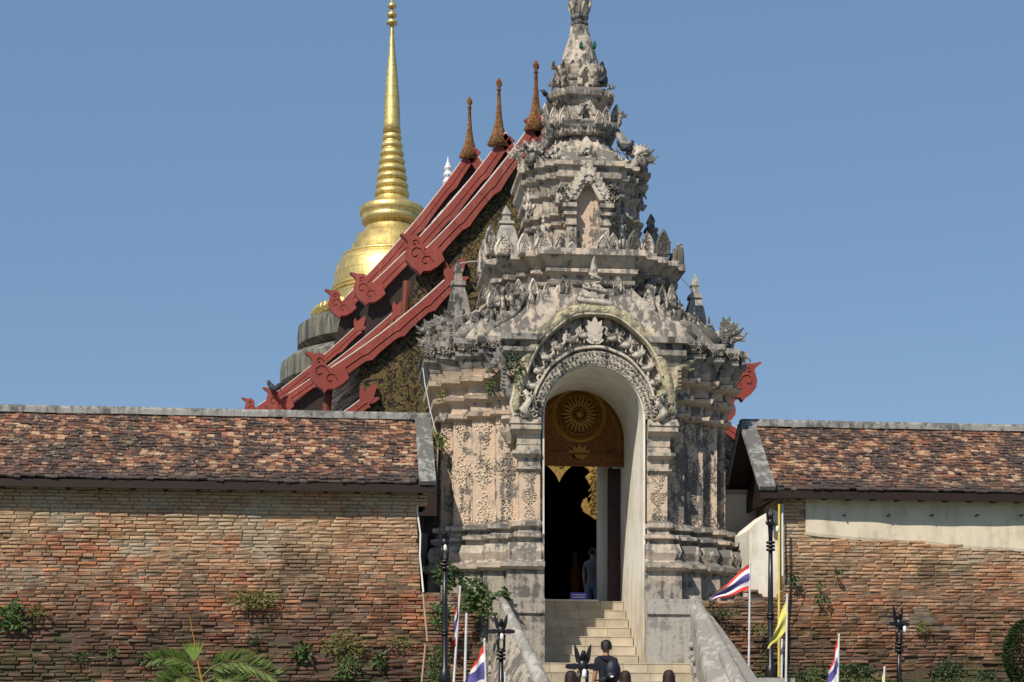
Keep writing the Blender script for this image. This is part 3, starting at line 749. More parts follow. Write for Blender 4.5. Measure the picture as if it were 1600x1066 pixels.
# portal pilasters
for s in (-1, 1):
    mb = MB(); x0, x1 = sorted((s * .9855, s * 1.37))
    def slab(z0, z1, o, mb=mb):
        mb.box(x0 - (o if s < 0 else 0), x1 + (o if s > 0 else 0), -.12 - o, .02, z0, z1)
    slab(1.48, 2.36, 0); p = mb.build('pilaster', M['pink'], G)
    mb = MB(); 
    def slab(z0, z1, o, o2=None):
        a0, a1 = x0 - (o if s < 0 else 0), x1 + (o if s > 0 else 0); o2 = o if o2 is None else o2; b0, b1 = x0 - (o2 if s < 0 else 0), x1 + (o2 if s > 0 else 0)
        mb.add([(a0, -.12 - o, z0), (a1, -.12 - o, z0), (a1, .02, z0), (a0, .02, z0), (b0, -.12 - o2, z1), (b1, -.12 - o2, z1), (b1, .02, z1), (b0, .02, z1)],
               [(0, 3, 2, 1), (4, 5, 6, 7), (0, 1, 5, 4), (1, 2, 6, 5), (2, 3, 7, 6), (3, 0, 4, 7)])
    for q in ((2.362, 2.39, .04), (2.39, 2.43, .07), (2.43, 2.60, .02, .03), (2.60, 2.66, .05, .12), (2.66, 2.72, .13), (2.72, 2.80, .05), (2.80, 2.84, .03), (2.84, 3.02, .04, .05), (3.02, 3.1, .07, .15), (3.1, 3.2, .17), (3.2, 3.32, .19, .16)): slab(*q)
    mb.build('capital', M['stucco'], G)
    mb = MB()
    for z, o in ((.56, .12), ): pass
    pr = [(-.25, .12), (.55, .12), (.58, .2), (.68, .2), (.72, .1), (.88, .16), (1.03, .1), (1.06, .03), (1.12, .03), (1.15, .12), (1.21, .12), (1.24, .03), (1.32, .03), (1.35, .09), (1.43, .09), (1.478, 0)]
    for (z0, o0), (z1, o1) in zip(pr, pr[1:]): 
        y00 = -.38 - o0 + .16
        a0, a1 = x0 - (o0 if s < 0 else 0), x1 + (o0 if s > 0 else 0); b0, b1 = x0 - (o1 if s < 0 else 0), x1 + (o1 if s > 0 else 0)
        mb.add([(a0, -.14 - o0, z0), (a1, -.14 - o0, z0), (b1, -.14 - o1, z1), (b0, -.14 - o1, z1), (a0, .02, z0), (a1, .02, z0), (b1, .02, z1), (b0, .02, z1)], [(0, 1, 2, 3), (4, 7, 6, 5), (0, 3, 7, 4), (1, 5, 6, 2), (3, 2, 6, 7), (0, 4, 5, 1)])
    mb.build('pilaster_base', M['stucco'], G)
    for kind, z, sc in (('down', 2.18, .62), ('diamond', 1.90, .45), ('up', 1.66, .6)):
        link('relief_scroll', PAN[kind, 0], G, None, TR((s * 1.19, -.124, z), 0, (.8, 1, sc)))
# piers below
    mb = MB(); x0, x1 = sorted((s * .94, s * 1.95)); mb.box(x0, x1, -.42, .2, -4.6, -.26); mb.box(x0 - .0, x1, -.46, .2, -.257, .02)
    mb.box(x0 + .05, x1 + .05 * s, -.50, .1, -4.6, -1.2) if 0 else None
    mb.build('stair_pier', M['pier'] if s < 0 else M['grey'], G)
# white reveal of the passage
mb = MB(); prof = [(-.915, -1.3), (-.915, .6), (-.915, 2), (-.915, 3.35)] + [(.915 * math.cos(PI - a), 3.35 + .93 * math.sin(a)) for a in [PI * i / 24 for i in range(1, 24)]] + [(.915, 3.35), (.915, 2), (.915, .6), (.915, -1.3)]
ys = [-.17, -.1, .4, 1, 1.6, 2.2, 2.8, 3.42]; n = len(prof)
mb.smooth = True
vs = [(x, y, z) for y in ys for x, z in prof]; mb.add(vs, [(j * n + i, j * n + i + 1, (j + 1) * n + i + 1, (j + 1) * n + i) for j in range(len(ys) - 1) for i in range(n - 1)])
mb.smooth = False
vs = [(x, -.17, z) for x, z in prof] + [(x * 1.035, -.175, z if z < 3.36 else 3.35 + (z - 3.35) * 1.035) for x, z in prof]
mb.add(vs, [(i, i + 1, i + 1 + n, i + n) for i in range(n - 1)]); mb.build('white_reveal', M['white'], G, fix=False)
# arch rings
def ring(name, a0, b0, a1, b1, y0, y1, mat, z0=3.33, n=40, ext=0, wob=0, bev=.03):
    mb = MB(); mb.smooth = False; vs = []
    for i in range(n + 1):
        t = PI * i / n; c, s_ = math.cos(t), math.sin(t)
        w = 1 + wob * math.sin(t * 14)
        for a, b, y in ((a0, b0, y1), (a0, b0, y0 + bev), (a0 + (a1 - a0) * .15, b0 + (b1 - b0) * .15, y0), (a1 - (a1 - a0) * .15, b1 - (b1 - b0) * .15, y0), (a1, b1, y0 + bev), (a1, b1, y1)):
            vs.append((a * c * w, y, z0 + b * s_ * w))
    m = 6; mb.add(vs, [(i * m + k, i * m + (k + 1) % m, (i + 1) * m + (k + 1) % m, (i + 1) * m + k) for i in range(n) for k in range(m)] + [list(range(m)), [n * m + k for k in range(m)]])
    return mb.build(name, mat, G)
ring('arch_backing', .95, .97, 1.42, 1.98, -.10, .25, M['stucco'])
ring('arch_band', .94, .96, 1.13, 1.27, -.24, .0, M['band'])
ring('arch_fillet', 1.13, 1.27, 1.18, 1.33, -.28, .0, M['ornament'], wob=.004)
# carved scrollwork along the arch
mb = MB(); rnd = random.Random(3)
for (aa, bb, yy, sz, cnt) in ((1.0, 1.07, -.235, .036, 40), (1.07, 1.18, -.235, .036, 44), (1.22, 1.42, -.12, .05, 36), (1.30, 1.55, -.12, .05, 36), (1.36, 1.72, -.12, .05, 34)):
    for i in range(cnt):
        t = PI * (i + .5) / cnt; q = MB(); curls(q, lambda x, z: True, (-sz * .7, sz * .7, -sz * .7, sz * .7), sz, rnd.random(), .055)
        mb.add(q.v, q.f, TR((aa * math.cos(t), yy, 3.33 + bb * math.sin(t))))
tag(mb.build('arch_scrollwork', M['ornament'], G, fix=False), kind='stuff')
for i in range(13):
    t = PI * (i + .8) / 14.5 + .03
    if abs(t - PI / 2) < .10: continue
    s = 1 if t > PI / 2 else -1
    o = link('swan_relief', SWAN, G, None, TR((1.22 * math.cos(t), -.20, 3.33 + 1.44 * math.sin(t)), 0, (1.12 * s, 1.2, 1.12), 0, (PI / 2 - t) * .55 * s if 0 else 0))
mb = MB(); mb.smooth = True; path = []; rad = []
for i in range(49):
    t = PI * i / 48; k = 1 + .007 * math.sin(t * 11)
    path.append((1.43 * math.cos(t) * k, -.20, 3.42 + 1.90 * math.sin(t) * k)); rad.append(.10 + .035 * math.sin(t))
mb.tube(path, rad, 10); mb.build('naga_arch_body', M['naga'], G)
mb = MB(); mb.tube([(p[0] * .955, -.30, 3.42 + (p[2] - 3.42) * .955) for p in path[6:-6]], .022, 6); mb.build('arch_bead', M['ornament'], G)
# crowning coil above the arch
mb = MB(); mb.smooth = True
q = P(928, 478, -.2); cz = q.z; cxx = q.x
coil = []
for i in range(40):
    t = i / 39; r = .30 * (1 - t) ** .9 + .02; a = t * 6 * PI
    coil.append((cxx + r * math.cos(a), -.2 - .10 * math.sin(a) * (1 - t), cz - .0 + .72 * t))
mb.tube(coil, [.075 * (1 - i / 44) for i in range(40)], 7)
mb.smooth = False; mb.prism([(cxx + x, cz - .08 + z) for x, z in flame_outline(.62, .55)], -.18, -.02)
flames(mb, (cxx, -.24, cz + .02), 5, .42, .16, 1.1); mb.prism([(cxx + x, cz + .5 + z) for x, z in flame_outline(.12, .42)], -.22, -.16)
mb.build('arch_crest', M['ornament'], G)
flo = MB(); flames(flo, (0, -.26, 4.86), 5, .34, .14, .7); flames(flo, (0, -.28, 4.72), 5, .26, .12, 1.2); curls(flo, lambda x, z: True, (-.2, .2, 4.65, 4.95), .05, 4)
tag(flo.build('arch_rosette', M['ornament'], G), kind='stuff')
# naga heads flanking the arch and leaf figures at its feet
link('naga_figure', NAGAY, G, None, TR((1.52, -.14, 3.78), 0, (.85, 1.0, 1.0))); link('naga_figure', NAGAD, G, None, TR((-1.62, -.12, 3.72), 0, (-.85, 1.0, 1.05)))
for s, px, py in ((1, 1042, 655), (-1, 814, 650)):
    q = P(px, py, -.25); link('antefix', ANTE[1], G, None, TR((q.x, -.25, q.z), .0, (1.3, 1.2, 1.25), 0, .12 * s))
    q = P(px + s * -12, py, -.3); mb = MB(); mb.smooth = True
    mb.tube([(q.x, -.3, q.z), (q.x + s * .1, -.32, q.z + .12), (q.x - s * .02, -.3, q.z + .3), (q.x + s * .08, -.3, q.z + .46)], [.08, .09, .07, .05], 8)
    mb.smooth = False; curls(mb, lambda x, z: True, (q.x - .16, q.x + .16, q.z - .02, q.z + .4), .07, 5, .08)
    for i in range(len(mb.v) - 1, -1, -1):
        if abs(mb.v[i].y) < .1: mb.v[i].y -= .28
    mb.build('foot_scroll', M['ornament'], G)
# small capital ornaments on left shoulder
for s in (-1, 1):
    mb = MB(); mb.lathe([(.06, 2.9), (.09, 2.95), (.2, 3.1), (.22, 3.16), (.1, 3.2), (.1, 3.26), (.2, 3.34), (.2, 3.4)], 6, TR((s * 1.5, .18, 0), R(30))); mb.build('corbel_capital', M['stucco'], G)
# antefixes: (px, py of base, height px, width px, plane Y)
AF = []
for px, py, hp, wp, Y in [(772, 480, 30, 22, .4), (800, 478, 30, 22, .35), (830, 512, 60, 17, .0), (843, 505, 55, 15, .05), (857, 500, 52, 15, .1), (873, 492, 50, 16, .12), (891, 482, 42, 20, .1),
                          (962, 484, 34, 20, .1), (972, 482, 44, 18, .12), (988, 494, 46, 20, .12), (1012, 505, 55, 24, .1), (1035, 486, 42, 18, .3), (1050, 480, 38, 16, .5), (838, 540, 44, 18, -.02), (1018, 530, 46, 22, -.02), (1034, 545, 50, 20, -.02)]:
    AF.append((px, py, hp, wp, Y))
for px, hp, wp, Y in [(768, 50, 20, .9), (788, 34, 30, .5), (820, 38, 24, .15), (851, 42, 30, .0), (879, 36, 26, .0), (893, 22, 18, -.02), (942, 34, 24, -.0), (958, 36, 20, .05), (990, 42, 22, .15), (1012, 38, 22, .4), (1036, 42, 22, .7)]:
    AF.append((px, 399, hp, wp, Y))
for px, hp, wp, Y in [(853, 34, 12, 1.4), (866, 30, 15, 1.15), (882, 30, 18, 1.05), (936, 22, 14, 1.0), (948, 30, 13, 1.15), (962, 32, 14, 1.5)]: AF.append((px, 194, hp, wp, Y))
for px, hp, wp, Y in [(868, 22, 10, 1.4), (944, 20, 12, 1.45), (884, 16, 12, 1.1), (932, 16, 12, 1.1)]: AF.append((px, 133, hp, wp, Y))
for i, (px, py, hp, wp, Y) in enumerate(AF):
    q = P(px, py, Y); s = proj(q)[2]; link('antefix', ANTE[i % 4], G, None, TR((q.x, Y, q.z), random.uniform(-.15, .15), (wp / s / .26, 1.1, hp / s / .5), 0, random.uniform(-.05, .05)))
# side rows of antefixes for other views
for sd in (-1, 1):
    for k in range(4): link('antefix', ANTE[k], G, None, TR((sd * 1.9, 1.2 + k * .34, 6.47), R(90) * sd, 1))
# corner nagas on the three roofs
def nagas(z, pts, sc, mesh):
    for (x, y) in pts:
        for s in (-1, 1): link('naga_figure', mesh if not (s < 0 and z < 5) else NAGAD, G, None, TR((s * x, y, z), (R(-12) if s > 0 else R(12)), (sc * s, sc, sc)))
nagas(4.80, [(2.55, .55), (2.72, .95), (2.88, 1.35), (2.8, 2.4)], .72, NAGA)
nagas(8.22, [(1.05, .95), (1.18, 1.35)], .62, NAGAD if 0 else NAGA); nagas(8.22, [(.92, .72)], .55, NAGA)
nagas(9.2, [(.72, 1.3)], .35, NAGAD); nagas(9.85, [(.55, 1.5)], .28, NAGAD)
# serpent bodies riding down the hips of the roofs
for s in (-1, 1):
    for (xa, ya, xb, yb, r) in ((1.35, .75, 2.45, .55, .10), (1.55, .95, 2.75, .95, .10), (1.05, .35, 1.95, .2, .06)):
        mb = MB(); mb.smooth = True; pth = []
        for i in range(10):
            t = i / 9; pth.append((s * (xa + (xb - xa) * t ** 1.5), ya + (yb - ya) * t - .05, 5.95 - 1.08 * t + .05 * math.sin(t * 9)))
        mb.tube(pth, [r * (.7 + .5 * i / 9) for i in range(10)], 7)
        mb.smooth = False
        for p in pth[1:9]: mb.prism(flame_outline(.12, .16, 4), -.03, .03, TR(p, 0, 1, 0, .5 * s))
        mb.build('serpent_body', M['crust'] if s < 0 else M['ornament'], G)
    mb = MB(); mb.smooth = True; pth = [(s * (.62 + .5 * (i / 7) ** 1.4), .95 - .25 * i / 7, 8.95 - .68 * i / 7) for i in range(8)]; mb.tube(pth, [.05 + .006 * i for i in range(8)], 6)
    mb.smooth = False
    for p in pth[1:7]: mb.prism(flame_outline(.09, .14, 4), -.03, .03, TR(p, 0, 1, 0, .5 * s))
    mb.build('serpent_body', M['crust'], G)
# stupas at the corners
def stupa(x, y, z0, h, w, mat):
    mb = MB()
    def sq(z_, r): return [(-r, -r, z_), (r, -r, z_), (r, r, z_), (-r, r, z_)]
    pr = [(0, .62), (.10, .62), (.11, .5), (.22, .48), (.23, .64), (.27, .64), (.28, .5), (.36, .52), (.62, .34), (.70, .24), (.71, .32), (.75, .30), (.76, .18), (.84, .15), (.86, .2), (.90, .16), (1.0, .02)]
    vs = []
    for zz, r in pr: vs += sq(zz * h, r * w)
    n = len(pr); mb.add(vs, [(i * 4 + k, i * 4 + (k + 1) % 4, (i + 1) * 4 + (k + 1) % 4, (i + 1) * 4 + k) for i in range(n - 1) for k in range(4)] + [(0, 3, 2, 1), (4 * n - 4, 4 * n - 3, 4 * n - 2, 4 * n - 1)], TR((x, y, z0)))
    mb.build('corner_stupa', mat, G)
stupa(-2.32, 2.1, 4.95, 1.85, .46, M['crust']); stupa(2.34, 2.1, 4.95, 1.68, .42, M['grey'])
stupa(-1.42, 1.75, 6.47, 1.28, .46, M['grey']); stupa(1.40, 1.75, 6.47, 1.22, .40, M['crust'])
# big niche of the upper body
yn = .60
def nich(px0, px1, top, bot, Y, name='niche'):
    a = P(px0, bot, Y); b = P(px1, top, Y); return a.x, b.x, a.z, b.z
x0, x1, z0, z1 = nich(899, 935, 290, 397, yn - .12)
w = (x1 - x0) / 2; cx = (x0 + x1) / 2
mb = MB(); mb.box(x0, x1, yn - .09, yn, z0, z1 - .1); mb.build('niche_back', M['pink'], G)
for s in (-1, 1):
    mb = MB(); a = cx + s * w; b = cx + s * (w + .18); xa, xb = min(a, b), max(a, b)
    for (q0, q1, o) in ((z0, z0 + .5, 0), (z0 + .5, z0 + .55, .03), (z0 + .55, z0 + .68, .01), (z0 + .68, z0 + .74, .06), (z0 + .74, z0 + .82, .02), (z0 + .82, z0 + .9, .08)): mb.box(xa - (o if s < 0 else 0), xb + (o if s > 0 else 0), yn - .26 - o, yn, q0, q1 - .002)
    mb.build('niche_pilaster', M['stucco'], G)
    link('relief_scroll', PAN['up', 2], G, None, TR((cx + s * (w + .09), yn - .264, z0 + .26), 0, (.7, 1, .7)))
def ogee(w, h, n=12): return [(w * (1 - (i / n)) ** .75, h * (i / n) ** 1.15) for i in range(n + 1)]
def flamearch(cx, zb, w, h, t, y0, y1, crest, mat=M['ornament'], name='niche_arch'):
    mb = MB(); o = ogee(w, h); k = ogee(w + t, h + t * 1.3)
    for s in (-1, 1):
        vs = []
        for (a, b), (c, d) in zip(o, k): vs += [(cx + s * a, y0 + .03, zb + b), (cx + s * c, y0, zb + d), (cx + s * c, y1, zb + d), (cx + s * a, y1, zb + b)]
        n = len(o); mb.add(vs, [(i * 4 + q, i * 4 + (q + 1) % 4, i * 4 + 4 + (q + 1) % 4, i * 4 + 4 + q) for i in range(n - 1) for q in range(4)] + [(0, 1, 2, 3)])
        for i in range(1, n - 1, 2): c, d = k[i]; mb.prism(flame_outline(t * .9, t * 1.5, 4), y0 - .004 * i - (.002 if s > 0 else 0), y0 + .05, TR((cx + s * c * .97, 0, zb + d * .97), 0, 1, 0, s * .5))
    bk = MB(); oo = ogee(w + t * .5, h + t * .6); bk.prism([(cx + a, zb + b) for a, b in oo] + [(cx - a, zb + b) for a, b in reversed(oo[:-1])], y1 - .06, y1 - .01); bk.build('niche_back', M['pink'], G)
    flames(mb, (cx, y0 - .0, zb + h), 5, crest, crest * .4, .8); mb.prism([(cx + x, zb + h * .9 + z) for x, z in flame_outline(crest * .9, crest * 1.25)], y0 + .02, y1)
    q = MB(); curls(q, lambda x, z: abs(x) < crest * .3 * (1 - z / crest), (-.2, .2, 0, crest), crest * .12, 8); mb.add(q.v, q.f, TR((cx, y0 + .015, zb + h)))
    return mb.build(name, mat, G)
flamearch(cx, z1 - .32, w, .34, .12, yn - .30, yn - .02, .34)
for s in (-1, 1):
    mb = MB(); q = MB(); curls(q, lambda x, z: True, (-.13, .13, 0, .34), .06, 3 + s, .08); mb.add(q.v, q.f, TR((cx + s * .46, yn - .26, z1 - .36))); mb.box(cx + s * .46 - .13, cx + s * .46 + .13, yn - .26, yn, z1 - .38, z1 - .05); mb.build('niche_shoulder', M['ornament'], G)
# shoulder niche above it and the small ones
def smallniche(px, top, bot, wpx, Y, crest, ft=.07):
    a = P(px - wpx / 2, bot, Y); b = P(px + wpx / 2, top, Y); cx = (a.x + b.x) / 2; w = (b.x - a.x) / 2; h = b.z - a.z
    mb = MB()
    for s in (-1, 1): mb.box(min(cx + s * w, cx + s * (w + .09)), max(cx + s * w, cx + s * (w + .09)), Y, Y + .4, a.z, a.z + h * .6)
    mb.box(cx - w - .09, cx + w + .09, Y, Y + .4, a.z + h, a.z + h * 1.25); mb.build('niche_frame', M['stucco'], G)
    mb = MB(); mb.box(cx - w, cx + w, Y + .12, Y + .4, a.z, a.z + h); mb.build('niche_back', M['crust'], G)
    flamearch(cx, a.z + h * .6, w, h * .45, ft, Y - .03, Y + .35, crest)
smallniche(916, 240, 262, 15, .72, .26); smallniche(916, 172, 190, 12, 1.10, .18); smallniche(915, 112, 131, 10, 1.22, .12, .05)
# apsara figures in relief on the upper body
def apsara(px, py, Y, k=1.0, mat='ornament'):
    q = P(px, py, Y); mb = MB(); mb.smooth = True; T = TR(q, random.uniform(-.3, .3), k)
    for s in (-1, 1):
        mb.tube([(s * .04, 0, 0), (s * .025, 0, .22)], [.03, .04], 6, T)
        mb.tube([(s * .06, 0, .40), (s * .12, -.02, .29), (s * .05, -.05, .26 if s < 0 else .44)], .018, 5, T)
    mb.tube([(0, 0, .2), (0, 0, .30), (0, 0, .42)], [.055, .04, .055], 7, T); mb.ell((0, 0, .50), (.035, .035, .045), 8, 5, T)
    mb.tube([(0, 0, .53), (0, 0, .64)], [.028, .004], 6, T); mb.smooth = False; flames(mb, (0, .02, .05), 3, .3, .12, .8, T)
    mb.build('deity_figure', M[mat], G)
apsara(849, 388, yn); apsara(971, 388, yn)
for px, py, Y, k, m in ((746, 527, .5, 1.1, 'crust'), (724, 530, .8, 1.0, 'crust'), (768, 520, .35, 1.0, 'crust'), (786, 500, .3, 1.0, 'ornament'), (700, 536, 1.1, .9, 'crust'),
                        (1062, 520, .45, 1.0, 'ornament'), (1085, 527, .7, .9, 'ornament'), (1108, 538, 1.0, .85, 'crust'), (1126, 545, 1.3, .8, 'crust'),
                        (836, 258, .85, .55, 'crust'), (852, 256, .8, .55, 'crust'), (868, 250, .72, .6, 'ornament'), (963, 254, .75, .55, 'ornament'), (980, 258, .85, .55, 'ornament'), (996, 262, 1.0, .5, 'crust'),
                        (826, 330, 1.0, .8, 'ornament'), (1002, 330, 1.1, .8, 'crust')): apsara(px, py, Y, k, m)
rq = random.Random(31)
def rowant(pts, n, h, w):
    for i in range(n):
        u = i / (n - 1) * (len(pts) - 1); j = min(int(u), len(pts) - 2); v = u - j
        px, py, Y = (pts[j][k] * (1 - v) + pts[j + 1][k] * v for k in range(3)); hh = h * rq.uniform(.75, 1.2)
        q = P(px, py, Y); sc = proj(q)[2]; link('antefix', ANTE[i % 4], G, None, TR((q.x, Y, q.z), rq.uniform(-.3, .3), (w / sc / .26, 1.1, hh / sc / .5), rq.uniform(-.1, .1), rq.uniform(-.14, .14)))
rowant([(690, 541, 1.25), (760, 537, .45), (800, 536, .2)], 9, 17, 12); rowant([(1050, 545, .25), (1100, 550, .8), (1142, 556, 1.4)], 8, 17, 12)
rowant([(822, 268, 1.0), (868, 264, .6), (905, 262, .5)], 7, 14, 9); rowant([(930, 262, .5), (966, 264, .6), (1008, 270, 1.1)], 7, 14, 9)
rowant([(850, 210, 1.35), (880, 208, 1.1), (905, 207, 1.02)], 5, 13, 8); rowant([(922, 207, 1.02), (942, 208, 1.1), (966, 211, 1.4)], 5, 13, 8)
rowant([(755, 470, .75), (800, 462, .3), (880, 458, .1)], 8, 26, 15); rowant([(965, 458, .1), (1010, 462, .3), (1048, 470, .8)], 6, 26, 15)
rowant([(866, 106, 1.4), (890, 104, 1.25), (912, 104, 1.2), (940, 106, 1.35)], 6, 12, 8)
# scrollwork friezes under the cornices
for (zc, yy, xr, sz) in ((4.65, YC - 1.7 - .48, 0, 0),): pass
for i, (x0_, x1_, y_) in enumerate(W[1:]):
    for s in (-1, 1):
        mb = MB(); xx = s * (x0_ + x1_ + .9 * 0) / 2 + s * .3; curls(mb, lambda x, z: True, (-.22, .22, -.06, .06), .035, i, .03); me = mb
        me.v = [v + Vector((xx, y_ - .37, 4.65)) for v in me.v]; me.build('frieze_scroll', M['ornament'], G, fix=False)

# tympanum, lintel and door leaf inside the passage
yt = 2.0; mb = MB(); tp = [(-.91, 2.87), (.91, 2.87), (.91, 3.35)] + [(.91 * math.cos(a), 3.35 + .92 * math.sin(a)) for a in [PI * i / 20 for i in range(1, 20)]] + [(-.91, 3.35)]
mb.prism(tp, yt, yt + .1); mb.build('tympanum', M['tymp'], G)
mb = MB(); mb.box(-.91, .91, yt - .05, yt, 2.80, 2.84); mb.box(-.91, .91, yt - .03, yt - .002, 2.84, 3.02); mb.box(-.91, .91, yt - .06, yt, 3.02, 3.06); mb.build('lintel', M['tymp'], G)
mb = MB(); q = P(905, 648, yt); wx, wz = q.x, q.z
for r0, r1, y in ((.46, .545, -.045), (.37, .40, -.04), (.11, .14, -.05)):
    n = 36; vs = []
    for k in range(n):
        a = 2 * PI * k / n
        for r in (r0, (r0 + r1) / 2, r1): vs.append((wx + r * math.cos(a), yt + (y if r != r0 and r != r1 else -.002), wz + r * math.sin(a)))
    mb.add(vs, [(k * 3 + j, k * 3 + j + 1, ((k + 1) % n) * 3 + j + 1, ((k + 1) % n) * 3 + j) for k in range(n) for j in range(2)])
for k in range(24):
    a = 2 * PI * k / 24; mb.prism([(x, z + .15) for x, z in flame_outline(.038, .22, 4)], yt - .03 - .0006 * k, yt, Matrix.Translation((wx, 0, wz)) @ Matrix.Rotation(a, 4, 'Y'))
mb.lathe([(.0, .0), (.07, .0), (.05, .04), (.0, .05)], 12, TR((wx, yt, wz), 0, 1, R(90)))
for k in range(5): mb.prism(flame_outline(.12, .26, 5), yt - .03 - .003 * (k if k < 3 else 5 - k) - .001 * k, yt, TR((wx, 0, wz - .84), 0, 1, 0, (k - 2) * .5))
mb.build('wheel_emblem', M['dimgold'], G)
mb = MB(); 
for r in (.80, .84):
    pth = [(r * math.cos(PI * i / 24), yt - .01, 3.33 + r * 1.02 * math.sin(PI * i / 24)) for i in range(25)]; mb.tube([(r, yt - .01, 3.08)] + pth + [(-r, yt - .01, 3.08)], .012, 5)
mb.build('tympanum_beading', M['dimgold'], G)
q0 = P(949, 700, 2.5); q1 = P(972, 700, 2.5)
mb = MB(); mb.box(q0.x, q1.x, 2.42, 2.50, .2, 2.84); 
for z in (.5, 1.3, 2.1): mb.box(q0.x + .04, q1.x - .04, 2.40, 2.42, z, z + .6)
mb.build('door_leaf', M['purple'], G)
q0 = P(934, 700, 2.9); q1 = P(949, 700, 2.9)
mb = MB(); mb.box(q0.x, q1.x + .05, 2.85, 3.05, .18, 2.95); mb.build('door_post', M['white2'], G)
mb = MB(); mb.box(-.93, .93, 1.98, 3.42, -.5, .18); mb.build('threshold', M['pier'], G)
mb = MB(); mb.box(-.9, .42, 2.02, 2.14, .182, .215); mb.build('sill_strip', M['white2'], G)

# ------------------------------------------------------------------ stairs and balustrades
S = thing('stone_staircase', (0, -2.5, -4.5), 'beige tiled staircase climbing into the arched gate passage', 'staircase')
TL = {}
def tile(w, d, h, x, y, z, tone):
    k = (round(w, 2), d, h)
    if k not in TL:
        m = MB(); m.box(-w / 2, w / 2, 0, d, 0, h); TL[k] = m.mesh('step_tile', M['tilec'])
    o = link('step_tile', TL[k], S, None, TR((x, y, z))); o.color = (tone, tone * .99, tone * .97, 1)
core = MB(); rnd = random.Random(9)
def step(xa, xb, yf, zt, rise, tread, n):
    w = (xb - xa) / n
    for i in range(n):
        xx = xa + w * (i + .5); g = rnd.uniform(.88, 1.07)
        tile(w - .006, .012, rise - .022, xx, yf - .012, zt - rise + .002, g); tile(w - .006, tread, .018, xx, yf - .02, zt - .018, g * 1.02)
    core.box(xa, xb, yf, yf + tread + .4, zt - rise - .3, zt - .02)
y = 1.98; z = .18
for k in range(7): step(-.9, .9, y, z, .19, .28, 4); y -= .28; z -= .19
ZW = z; YW = y + .28
k = 0; y = -.42
while z > -4.5:
    step(-1.75, 1.85, y, z, .178, .30, 8); y -= .30; z -= .178; k += 1
YEND = y
core.build('stair_core', M['pier'], S)
def stepz(y): return -1.15 - .178 * max(0, math.floor((-.42 - y) / .30) + 0) if y < -.42 else 0
def balus(px, name, label):
    t = thing(name, (px[0][0], -2, -3), label, 'balustrade')
    mb = MB(); n = 14; vs = []
    for i in range(n + 1):
        u = i / n; y = -.35 - 5.4 * u; zt = .05 - .62 * 5.4 * u * (.92 + .08 * u) + .04 * math.sin(u * 9)
        xl = px[0][0] + (px[1][0] - px[0][0]) * u; xr = px[0][1] + (px[1][1] - px[0][1]) * u
        xo = (xl - .1 - .55 * min(1, u * 3)) if px[0][0] < 0 else xl
        vs += [(xo, y, -4.9), (xo + (xl - xo) * .35, y, zt - .75) if px[0][0] < 0 else (xl, y, zt - .10), (xl + .03, y, zt - .0), ((xl + xr) / 2, y, zt + .05), (xr - .06, y, zt - .02), (xr, y, zt - .10), (xr, y, -4.7)]
    m = 7; mb.add(vs, [(i * m + k, i * m + k + 1, (i + 1) * m + k + 1, (i + 1) * m + k) for i in range(n) for k in range(m - 1)] + [list(range(m)), [n * m + k for k in range(m)]])
    mb.build('rail', M['pier' if px[0][0] < 0 else 'grey'], t)
    mb = MB()
    xl = px[0][0]
    for a, b, sz in ((-.9, -.8, .16), (-1.3, -1.15, .18), (-1.8, -1.5, .2), (-2.3, -1.8, .2), (-1.5, -1.9, .2)):
        q = MB(); curls(q, lambda x, z: True, (-sz, sz, -sz, sz), sz * .8, a, .06); mb.add(q.v, q.f, Matrix.Translation((xl - (.3 if xl < 0 else .02) + (px[1][0] - px[0][0]) * ((-.35 - a) / 5.4), a, b - .15)) @ Matrix.Rotation(R(-90), 4, 'Z'))
    tag(mb.build('scroll_relief', M['pier' if px[0][0] < 0 else 'grey'], t, fix=False), kind='stuff')
    mb = MB(); mb.smooth = True; pth = []
    for i in range(14):
        u = i / 13; y = -.5 - 5.1 * u; pth.append(((px[0][0] + px[0][1]) / 2 * (1 - u) + (px[1][0] + px[1][1]) / 2 * u, y, .05 - .62 * 5.4 * (-.35 - y) / 5.4 * .95 + .04))
    mb.tube(pth, [.07 + .01 * i for i in range(14)], 8); mb.build('serpent_back', M['grey'], t)
aL = P(765, 950, -.35).x; aR = P(782, 950, -.35).x
balus(((-1.80, -1.66), (-1.32, -.72)), 'stair_balustrade', 'grey stone balustrade left of the steps, its side carved with scrolls, partly in shade')
bL = P(1082, 955, -.35).x; bR = P(1100, 955, -.35).x
balus(((1.74, 1.93), (1.2, 3.0)), 'stair_balustrade', 'sunlit grey stone balustrade flaring down to the right of the steps')

